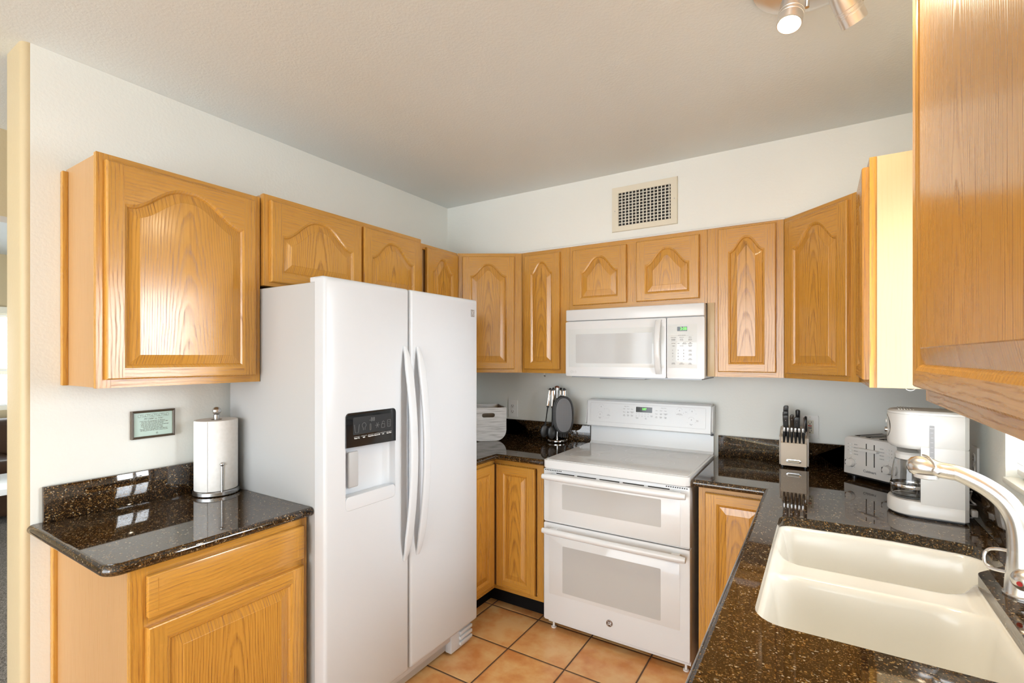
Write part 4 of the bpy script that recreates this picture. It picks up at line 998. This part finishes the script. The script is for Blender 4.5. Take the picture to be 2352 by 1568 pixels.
mp2 = nt.nodes.new('ShaderNodeMapping'); mp2.inputs['Rotation'].default_value = (0, math.radians(45), 0); nt.links.new(vv, mp2.inputs[0])
ch = N(nt, 'ShaderNodeTexChecker', i_Scale=210.0); nt.links.new(mp2.outputs[0], ch.inputs['Vector'])
nt.links.new(mixc(nt, ch.outputs['Fac'], (0.10, 0.10, 0.105), (0.16, 0.16, 0.165)), pb.inputs['Base Color']); pb.inputs['Roughness'].default_value = 0.45; bump(nt, pb, ch.outputs['Fac'], 0.3, 0.001)
DIAM = m
def potholder(loc, rz, label):
    t = thing('pot_holder', label, 'pot holder', loc, rz, 'black pot holders')
    def oval(e): return [((0.063-e)*math.copysign(abs(math.cos(a))**0.85, math.cos(a)), (0.119-e)*math.copysign(abs(math.sin(a))**0.80, math.sin(a))) for a in [2*PI*k/48 for k in range(48)]]
    b = B(); b.loft([[(x, y, z) for x, z in oval(e)] for e, y in ((0.003, 0.012), (0, 0.008), (0, 0.002), (0.003, -0.003), (0.009, -0.0035), (0.012, -0.001))], 0, True, False); b.done('rubber_rim', BLACK, t)
    b = B(); b.loft([[(x, y, z) for x, z in oval(e)] for e, y in ((0.011, -0.0005), (0.030, -0.0035))]); b.done('textured_face', DIAM, t)
potholder((0.838, -0.172, CT+0.186), 28, 'black oval pot holder with grey textured face, front of two on the utensil stand')
potholder((0.822, -0.158, CT+0.186), 28, 'black oval pot holder tucked behind the front one on the utensil stand')

# knife block with knives
kb = thing('knife_block', 'pale wooden knife block with oval badge on the counter right of the stove', 'knife block', (2.096, -0.150, CT), 0)
BLK = simple('pale_block_wood', (0.70, 0.60, 0.48), 0.5); BLKS = simple('greyed_block_wood', (0.52, 0.47, 0.42), 0.55)
b = B(); b.prism([(0, 0.010), (0, 0.122), (0.012, 0.128), (0.018, 0.150), (0.046, 0.162), (0.050, 0.180), (0.085, 0.196), (0.118, 0.196), (0.118, 0.010)], -0.056, 0.056, 'x', bev=0.001); b.done('block_body', BLK, kb)
for x in (-0.064, 0.057):
    b = B(); b.prism([(0.012, 0.012), (0.012, 0.150), (0.075, 0.178), (0.122, 0.190), (0.122, 0.012)], x, x+0.007, 'x', bev=0.001); b.done('side_panel', BLKS, kb)
for x in (-0.05, 0.05):
    for y in (0.01, 0.105):
        b = B(); b.lathe([(0.007, 0.0005), (0.007, 0.011)], (x, y, 0), 12); b.done('foot', BLACK, kb)
b = B(); b.prism(rrect(-0.033, 0.033, 0.026, 0.042, 0.0079, 6), -0.003, 0.001, 'y', bev=0.001); bd = b.done('badge', CHROME, kb)
b = B(); b.prism(rrect(-0.025, 0.025, 0.0285, 0.0395, 0.002), -0.0036, -0.0028, 'y'); b.done('badge_label', simple('badge_cream', (0.68, 0.60, 0.44), 0.3), bd)
text('badge_lettering', 'CUISINART', 0.0085, GREYINK, bd, 0, -0.0038, 0.034)
def put(o, parent_thing_loc, tilt):
    o.location = parent_thing_loc; o.rotation_euler = (math.radians(tilt), 0, 0)
# steak knives: chrome butts up, slim black handles down to the slots
for k in range(6):
    x = 2.096-0.043+k*0.0172
    lab = ['leftmost', 'second from left', 'third from left', 'third from right', 'second from right', 'rightmost'][k]
    t = thing('steak_knife', lab+' of the six slim steak knives with steel butts in the knife block', 'knife', (x, -0.142, CT+0.122), 0, 'steak knives in the block')
    t.rotation_euler = (math.radians(8), math.radians((k-2.5)*-0.8), 0)
    b = B(); b.loft([[(px_, py_, z) for px_, py_ in rrect(-w, w, -d_, d_, min(w, d_)*0.7, 3)] for z, w, d_ in ((-0.006, 0.002, 0.003), (0.010, 0.0045, 0.006), (0.04, 0.0062, 0.008), (0.062, 0.0060, 0.0075))]); b.done('handle', BLACK, t)
    b = B(); b.loft([[(px_, py_, z) for px_, py_ in rrect(-w, w, -d_, d_, min(w, d_)*0.7, 3)] for z, w, d_ in ((0.060, 0.0066, 0.008), (0.074, 0.0068, 0.0082), (0.080, 0.0058, 0.007), (0.0825, 0.003, 0.004))]); b.done('steel_butt', STEEL, t)
HND = simple('dark_handle', (0.035, 0.036, 0.038), 0.4); HNDB = simple('brown_black_handle', (0.045, 0.028, 0.015), 0.4)
def knife(x, y, z, L, w, d_, m, label, tilt=14, rivets=2, blunt=False):
    t = thing('kitchen_knife', label, 'knife', (x, y, z), 0, 'large knives in the block'); t.rotation_euler = (math.radians(tilt), 0, 0)
    b = B()
    if blunt: b.lathe([(w*0.8, -0.02), (w*0.85, 0), (w, L*0.6), (w*1.05, L-0.004), (w*0.8, L), (0.001, L)], (0, 0, 0), 20)
    else: b.loft([[(px_+sx_, py_, zz) for px_, py_ in rrect(-a, a, -c_, c_, min(a, c_)*0.5, 3)] for zz, a, c_, sx_ in ((-0.025, w*0.8, d_*0.8, 0), (0, w*0.8, d_, 0), (L*0.4, w*0.92, d_, 0), (L*0.8, w, d_, -0.001), (L-0.006, w*0.98, d_, 0), (L, w*0.7, d_*0.7, 0.001))])
    h = b.done('handle', m, t)
    for k in range(rivets):
        b = B(); b.lathe([(0.0024, 0), (0.0020, 0.0008), (0.0005, 0.001)], (0, -d_, L*(0.30+0.42*k)), 12, axis=(0, -1, 0)); b.done('rivet', STEEL, h)
    return t
knife(2.061, -0.122, CT+0.170, 0.094, 0.0125, 0.008, HND, 'wide black-handled knife frontmost on the left of the knife block')
knife(2.059, -0.100, CT+0.184, 0.098, 0.0125, 0.008, HND, 'middle one of three stacked black knives on the left of the knife block')
knife(2.060, -0.076, CT+0.196, 0.112, 0.0115, 0.008, HND, 'tallest black knife at the back left of the knife block', rivets=0)
knife(2.087, -0.100, CT+0.180, 0.085, 0.0085, 0.007, HNDB, 'slim brown-black riveted knife near the middle of the knife block')
knife(2.109, -0.120, CT+0.168, 0.088, 0.0128, 0.008, HND, 'wide black-handled knife in the centre front of the knife block')
knife(2.112, -0.080, CT+0.194, 0.095, 0.0100, 0.010, BLACK, 'round black sharpening steel at the back centre of the knife block', rivets=0, blunt=True)
sc_ = thing('kitchen_scissors', 'grey and black scissors on the right of the knife block', 'scissors', (2.144, -0.095, CT+0.168), 0, None); sc_.rotation_euler = (math.radians(14), 0, 0)
for dx, m_ in ((-0.002, simple('taupe_handle', (0.16, 0.13, 0.11), 0.45)), (0.003, BLACK)):
    b = B(); b.tube([(dx, -0.006+0.018*math.cos(a), 0.048+0.036*math.sin(a)+(0.006 if dx > 0 else 0)) for a in [2*PI*k/24 for k in range(24)]], 0.0058, 10, closed=True); b.done('finger_loop', m_, sc_)
b = B(); b.box(-0.004, 0.004, -0.012, 0.004, -0.03, 0.016, bev=0.001); b.done('blade', STEEL, sc_)

# toaster
ang = math.degrees(math.atan2(-0.155, 0.181))
ts = thing('toaster', 'white four-slice toaster with two dials, angled in the counter corner', 'toaster', (2.390, -0.309, CT), ang)
TW = simple('toaster_white', (0.78, 0.76, 0.73), 0.28)
tw, th_, td = 0.116, 0.184, 0.238
def tprof(e): return [(-tw-0.003+e, 0.014+e), (tw+0.003-e, 0.014+e)]+[(tw-0.022+(0.022-e)*math.cos(a), th_-0.022+(0.022-e)*math.sin(a)) for a in [PI/2*k/6 for k in range(7)]]+[(-tw+0.022-(0.022-e)*math.sin(a), th_-0.022+(0.022-e)*math.cos(a)) for a in [PI/2*k/6 for k in range(7)]]
b = B(); b.loft([[(x, y, z) for x, z in tprof(e)] for e, y in ((0.004, 0), (0.001, 0.0015), (0, 0.005), (0, td-0.02), (0.006, td-0.006), (0.014, td))]); b.done('housing', TW, ts)
b = B(); b.box(-tw+0.004, tw-0.004, 0.012, td-0.012, 0.004, 0.016, bev=0.003); b.done('base', BLACK, ts)
for sx in (-1, 1):
    for y in (0.03, td-0.03):
        b = B(); b.lathe([(0.010, 0.0005), (0.010, 0.016)], (sx*0.09, y, 0), 12); b.done('foot', BLACK, ts)
for x in (-0.078, -0.030, 0.030, 0.078):
    b = B(); b.prism(rrect(x-0.014, x+0.014, 0.035, td-0.035, 0.005, 3), th_-0.004, th_+0.0012, 'z'); s1 = b.done('bread_slot', DARK, ts)
    b = B()
    for sx in (-0.0125, 0.0125): b.tube([(x+sx, 0.034, th_+0.002), (x+sx, td-0.034, th_+0.002)], 0.0016, 8)
    b.done('guide_wire', CHROME, s1)
for x in (-0.013, 0.022):
    b = B(); b.box(x-0.0018, x+0.0018, -0.0008, 0.004, 0.064, 0.162); b.done('lever_slot', DARK, ts)
for x in (-0.020, 0.022):
    b = B(); b.prism(rrect(x-0.022, x+0.022, 0.128, 0.139, 0.003), -0.018, -0.001, 'y', bev=0.002); b.done('lever', TW, ts)
for sx in (-1, 1):
    x = sx*0.082
    b = B(); b.lathe([(0.0195, 0), (0.0195, 0.001)], (x, 0, 0.066), 32, axis=(0, -1, 0)); b.done('dial_ring', CHROME, ts)
    b = B(); b.lathe([(0.0178, 0.0005), (0.017, 0.015), (0.0155, 0.0175), (0.001, 0.0185)], (x, 0, 0.066), 32, axis=(0, -1, 0)); dk = b.done('dial', TW, ts)
    b = B(); b.box(x-0.0185, x-0.0165, -0.016, -0.001, 0.055, 0.077, bev=0.0005); b.done('dial_mark', BLACK, dk)
    for a in range(7):
        aa = math.radians(-50+280*a/6); b = B(); b.lathe([(0.0009, 0), (0.0009, 0.0005)], (x+0.0245*math.cos(aa), -0.0003, 0.066+0.0245*math.sin(aa)), 8, axis=(0, -1, 0)); b.done('dial_dot', BLACK, ts)
    for k, s_ in enumerate(('BAGEL', 'DEFROST', 'REHEAT', 'CANCEL')):
        z = 0.150-0.0145*k
        b = B(); b.prism(rrect(x-0.008+sx*0.000, x+0.004, z-0.0038, z+0.0038, 0.0037, 4), -0.002, 0.001, 'y', bev=0.0006); b.done('button', PLAST, ts)
        text('button_lettering', s_, 0.0054, GREYINK, ts, x+(0.022 if sx < 0 else -0.027), -0.0006, z)
        if k < 3:
            b = B(); b.lathe([(0.0012, 0), (0.0012, 0.0006)], (x+sx*0.014 if sx > 0 else x-0.014, -0.0003, z), 8, axis=(0, -1, 0)); b.done('indicator', BLACK, ts)
text('brand_lettering', 'Cuisinart', 0.0155, GREYINK, ts, 0.002, -0.0008, 0.040, bold=0.0003)

for o in ts.children_recursive:
    if not o.name.startswith('foot'): o.data.transform(Matrix.Translation((0, 0, 0.009)))
# coffee maker: local front toward -y, turned to face left
cm = thing('coffee_maker', 'tall white drip coffee maker beside the sink, seen from its side', 'coffee maker', (2.415, -0.712, CT), -94)
CW = simple('coffee_white', (0.82, 0.82, 0.80), 0.22)
hw = 0.084; Dp = 0.214
def foot(x0r, e=0.0, front=0.0, back=Dp):      # rounded-front footprint
    P = []
    for k in range(17):
        a = PI+PI*k/16; P.append(((hw-e)*math.cos(a), front+0.075+(0.075-e)*math.sin(a)))
    P += [(hw-e, back-0.012), (hw-e-0.012, back-e), (-hw+e+0.012, back-e), (-hw+e, back-0.012)]
    return P
b = B(); b.loft([[(x, y, z) for x, y in foot(0, e)] for z, e in ((0.006, 0.003), (0.010, 0.0), (0.050, 0.0), (0.056, 0.004))]); b.done('base', CW, cm)
b = B(); b.loft([[(x, y, z) for x, y in foot(0, e)] for z, e in ((0.001, 0.006), (0.007, 0.006))]); b.done('foot_pad', BLACK, cm)
b = B(); b.prism([(-hw, 0.090), (-hw, Dp-0.012), (-hw+0.012, Dp), (hw-0.012, Dp), (hw, Dp-0.012), (hw, 0.090)], 0.05, 0.245, 'z'); b.done('water_tank', CW, cm)
b = B(); b.loft([[(x, y, z) for x, y in foot(0, e)] for z, e in ((0.236, 0.010), (0.244, 0.002), (0.252, 0.0), (0.352, 0.0), (0.355, 0.001))]); b.done('brew_head', CW, cm)
b = B(); b.loft([[(x, y, z) for x, y in foot(0, e)] for z, e in ((0.3555, 0.001), (0.362, 0.001), (0.367, 0.006), (0.369, 0.014))]); lid = b.done('lid', CW, cm)
b = B()
for k in range(6): b.box(-0.05+k*0.0001, 0.05, 0.030+0.008*k, 0.034+0.008*k, 0.3685, 0.371, bev=0.0008)
b.done('lid_ribs', CW, lid)
b = B()
rr0 = [(x*0.999, y, z) for x, y, z in []]
pts = []
b.loft([[((hw+o)*math.cos(PI+PI*(0.5+t_)), 0.075+(0.075+o)*math.sin(PI+PI*(0.5+t_)), z) for t_, z in ((dx, zz) for dx, zz in [(0.16*math.cos(a), 0.305+0.042*math.sin(a)) for a in [2*PI*k/24 for k in range(24)]])] for o in (-0.002, 0.0012)]); b.done('control_plate', simple('taupe_grey', (0.20, 0.185, 0.165), 0.3, 0.5), cm)
b = B(); b.lathe([(0.009, -0.002), (0.009, 0.005), (0.007, 0.007), (0.0005, 0.0075)], (0, 0.0, 0.290), 20, axis=(0, -1, 0)); b.done('selector_knob', CHROME, cm)
b = B(); b.lathe([(0.008, 0), (0.008, 0.004), (0.0005, 0.005)], (0, 0.0, 0.322), 20, axis=(0, -1, 0)); b.done('power_button', PLAST, cm)
# water gauge on the side facing the camera
b = B(); b.prism(rrect(0.1125, 0.1255, 0.150, 0.322, 0.002), hw-0.001, hw+0.0012, 'x', bev=0.0005); gz = b.done('water_gauge', simple('grey_gauge', (0.36, 0.36, 0.37), 0.3), cm)
for k in range(9):
    b = B(); b.box(hw+0.0012, hw+0.0016, 0.1165 if k % 2 else 0.115, 0.1225, 0.165+0.0165*k, 0.1657+0.0165*k); b.done('gauge_line', WHITEINK, gz)
text('gauge_lettering', 'MAX', 0.0052, WHITEINK, gz, hw+0.0015, 0.119, 0.312, rot=(PI/2, 0, PI/2))
# carafe stands on the base: a thing of its own
cf = thing('coffee_carafe', 'clear glass carafe with white lid inside the coffee maker', 'carafe', cm.location+Vector((0, 0, 0.0)), -190)
cf.location = (2.415+0.066, -0.712-0.004, CT+0.0575)
b = B(); prof = [(0.050, 0.002), (0.056, 0.006), (0.0575, 0.03), (0.054, 0.08), (0.047, 0.125), (0.042, 0.138)]
inn = [(r_-0.003, z+0.002) for r_, z in prof]
b.lathe([(0.001, 0.0)]+prof+list(reversed(inn))+[(0.001, 0.006)], (0, 0, 0), 40, caps=False); b.done('glass_body', GLASS, cf)
b = B(); b.lathe([(0.0435, 0.132), (0.0445, 0.150), (0.036, 0.158), (0.001, 0.160)], (0, 0, 0), 36); b.done('lid', PLAST, cf)
b = B(); b.lathe([(0.058, 0.034), (0.0588, 0.036), (0.0586, 0.044), (0.0578, 0.046)], (0, 0, 0), 36, caps=False); b.done('band', CHROME, cf)
b = B(); b.tube([(0.0, -0.046, 0.146), (0.0, -0.070, 0.140), (0.0, -0.080, 0.115), (0.0, -0.078, 0.075), (0.0, -0.060, 0.042)], [0.006, 0.007, 0.007, 0.006, 0.005], 12); b.done('handle', PLAST, cf)
# power cord behind the coffee maker
cc = thing('power_cord', 'clear grey power cord coiled behind the coffee maker', 'cord', (2.634, -0.72, CT), 0)
b = B(); pts = [(0.004+0.006*math.sin(k*0.9), -0.03+0.035*math.cos(k*0.55), 0.004+0.0055*k*0.7) for k in range(28)]; b.tube(pts, 0.0028, 8); b.done('cable', simple('grey_cable', (0.30, 0.28, 0.26), 0.4), cc)
b = B(); b.box(-0.006, 0.010, -0.085, -0.062, 0.030, 0.052, bev=0.003); b.done('plug', simple('grey_plug', (0.35, 0.34, 0.32), 0.4), cc)

# ------------------------------------------------------------------ faucet
fx_, fy_ = 2.604, -1.372
fa = thing('kitchen_faucet', 'brushed nickel pull-out faucet arching over the sink from the right', 'faucet', (fx_, fy_, CT), 0)
b = B(); b.lathe([(0.034, 0.0005), (0.034, 0.004), (0.031, 0.008), (0.0285, 0.05), (0.0255, 0.100), (0.0245, 0.107)], (0, 0, 0), 32); b.done('column', NICKEL, fa)
b = B(); path = [(0.0, 0.0, 0.105), (-0.002, 0.004, 0.15), (-0.010, 0.010, 0.185), (-0.028, 0.018, 0.216), (-0.056, 0.028, 0.240), (-0.088, 0.038, 0.257), (-0.112, 0.045, 0.266)]
def cat(P, n=6):
    P = [Vector(p) for p in P]; out = []
    for i in range(len(P)-1):
        p0, p1, p2, p3 = P[max(i-1, 0)], P[i], P[i+1], P[min(i+2, len(P)-1)]
        for k in range(n):
            t = k/n; out.append(0.5*((2*p1)+(p2-p0)*t+(2*p0-5*p1+4*p2-p3)*t*t+(3*p1-p0-3*p2+p3)*t**3))
    return out+[P[-1]]
cp_ = cat(path); b.tube(cp_, [0.0255-0.0065*k/(len(cp_)-1) for k in range(len(cp_))], 24); b.done('spout', NICKEL, fa)
d_ = Vector((-0.30, 0.09, 0.02)).normalized()
hd = Vector((-0.106, 0.043, 0.264))
b = B(); b.lathe([(0.0185, 0), (0.0200, 0.006), (0.0200, 0.024), (0.0205, 0.036), (0.0240, 0.046), (0.0268, 0.058), (0.0275, 0.068), (0.0260, 0.080), (0.0205, 0.092), (0.0110, 0.099), (0.001, 0.101)], hd, 28, axis=d_); sh_ = b.done('spray_head', NICKEL, fa)
b = B(); c0 = hd+d_*0.060; b.lathe([(0.0265, -0.016), (0.0255, -0.026), (0.021, -0.028), (0.001, -0.0275)], c0, 26); b.done('nozzle', simple('clear_grey_nozzle', (0.62, 0.60, 0.57), 0.15), sh_)
b = B(); ld_ = Vector((d_.y, -d_.x, 0)).normalized()
b.lathe([(0.009, 0), (0.009, 0.010), (0.006, 0.013), (0.0005, 0.014)], hd+d_*0.036-ld_*0.018+Vector((0, 0, 0.0)), 16, axis=-ld_)
b.tube(cat([hd+d_*0.036-ld_*0.024, hd+d_*0.040-ld_*0.020+Vector((0, 0, 0.016)), hd+d_*0.054-ld_*0.006+Vector((0, 0, 0.029)), hd+d_*0.068+ld_*0.006+Vector((0, 0, 0.030))], 5), 0.0022, 8); b.done('diverter_button', NICKEL, sh_)
# lever: ball on the column side, long wire loop toward the sink
bc = Vector((0.0, -0.034, 0.048))
b = B(); b.ball(bc, 0.0285, sc=(1, 1, 0.9), seg=24); b.done('lever_ball', NICKEL, fa)
b = B(); tip = Vector((-0.050, 0.036, 0.066)); A_ = bc+Vector((0.006, 0.010, 0.024)); off = Vector((0.0, -0.005, -0.018))
loop = [A_-off*0.9+Vector((0.02, 0, 0.004)), (A_+tip)/2-off*1.0+Vector((0.004, 0, 0.010)), tip-off*0.9+Vector((0.004, 0, 0.004)), tip+Vector((-0.006, 0.005, 0.0)), tip+off*0.9+Vector((0.0, 0, -0.004)), (A_+tip)/2+off*1.1, A_+off*0.8]
b.tube(cat(loop, 8), 0.0044, 12); b.done('lever_loop', CHROME, fa)
b = B(); b.lathe([(0.0055, 0), (0.0055, 0.0006)], bc+Vector((-0.018, -0.022, -0.002)), 16, axis=(-0.6, -0.75, -0.05)); b.done('hot_mark', RED, fa)

# ------------------------------------------------------------------ small things under the cabinets
h_ = thing('hanging_plug', 'small black two-prong plug hanging under the oak cabinet left of the microwave', 'plug', (0.737, -0.250, ZB), 0)
b = B(); b.tube([(0, 0, 0.0), (0.002, 0, -0.006), (0.003, 0, -0.010)], 0.0025, 8); b.done('cable_end', PLAST, h_)
b = B(); b.box(-0.004, 0.010, -0.004, 0.004, -0.016, -0.009, bev=0.001); b.done('plug_body', PLAST, h_)
b = B()
for x in (0.001, 0.007): b.tube([(x, -0.002, -0.013), (x+0.006, -0.004, -0.025)], 0.0016, 8)
b.done('prong', BLACK, h_)
for nm, lc, rz_ in (('loop of white cable drooping below the cabinet left of the hanging plug', (0.640, -0.235, ZB), 20), ('loop of white cable drooping below the bright pale end panel cabinet', (2.455, -0.93, ZB), 20)):
    k_ = thing('cable_loop', nm, 'cable', lc, rz_)
    b = B(); b.tube([(0.014*math.cos(a), 0, -0.0105*math.sin(a)+0.001) for a in [PI*k/10 for k in range(11)]], 0.0016, 8); b.done('cable', PLAST, k_)

# ------------------------------------------------------------------ ceiling spotlight
sl = thing('spotlight_fixture', 'brushed nickel ceiling spotlight bar plate with three lit spot heads', 'ceiling light', (2.195, -1.42, H), 0)
b = B(); b.lathe([(0.155, 0), (0.155, -0.006), (0.150, -0.016), (0.120, -0.026), (0.001, -0.028)], (0, 0, 0), 48); b.done('ceiling_plate', NICKEL, sl)
SPOTM = simple('satin_white_nickel', (0.80, 0.78, 0.74), 0.32, 0.75)
def head(tip, back, energy, aim=None):
    t, bk_ = Vector(tip)-Vector(sl.location), Vector(back)-Vector(sl.location); ax = (t-bk_).normalized(); L = (t-bk_).length
    b = B(); b.lathe([(0.001, 0), (0.016, 0.002), (0.026, 0.014), (0.031, 0.04), (0.031, L-0.042), (0.0318, L-0.041), (0.0318, L-0.037), (0.031, L-0.036), (0.031, L-0.031), (0.0318, L-0.030), (0.0318, L-0.026), (0.031, L-0.025), (0.0312, L), (0.0285, L), (0.0275, L-0.012), (0.001, L-0.012)], bk_, 32, axis=ax); hh_ = b.done('spot_head', SPOTM, sl, 30)
    b = B(); b.lathe([(0.0001, -0.0085), (0.020, -0.0085), (0.0255, -0.006), (0.0255, -0.010)], t, 28, axis=ax); b.done('bulb', LAMP, hh_)
    m_ = (t+bk_)/2; b = B(); b.tube([m_+Vector((0.034, 0, -0.01)), m_+Vector((0.036, 0, 0.04)), Vector((m_.x+0.02, m_.y, -0.015))], 0.006, 10); b.done('yoke', NICKEL, hh_)
    l = bpy.data.lights.new('spot_lamp', 'SPOT'); l.energy = energy; l.color = (1.0, 0.84, 0.60); l.spot_size = math.radians(150); l.spot_blend = 0.9; l.shadow_soft_size = 0.02
    o = bpy.data.objects.new('spot_lamp', l); COL.objects.link(o); o.parent = sl; o.location = t+ax*0.004
    o.rotation_euler = ax.to_track_quat('-Z', 'Y').to_euler()
head((2.137, -1.455, 2.352), (2.150, -1.425, 2.452), 30)
head((2.285, -1.375, 2.352), (2.243, -1.440, 2.435), 9)
head((2.262, -1.535, 2.370), (2.225, -1.475, 2.452), 30)
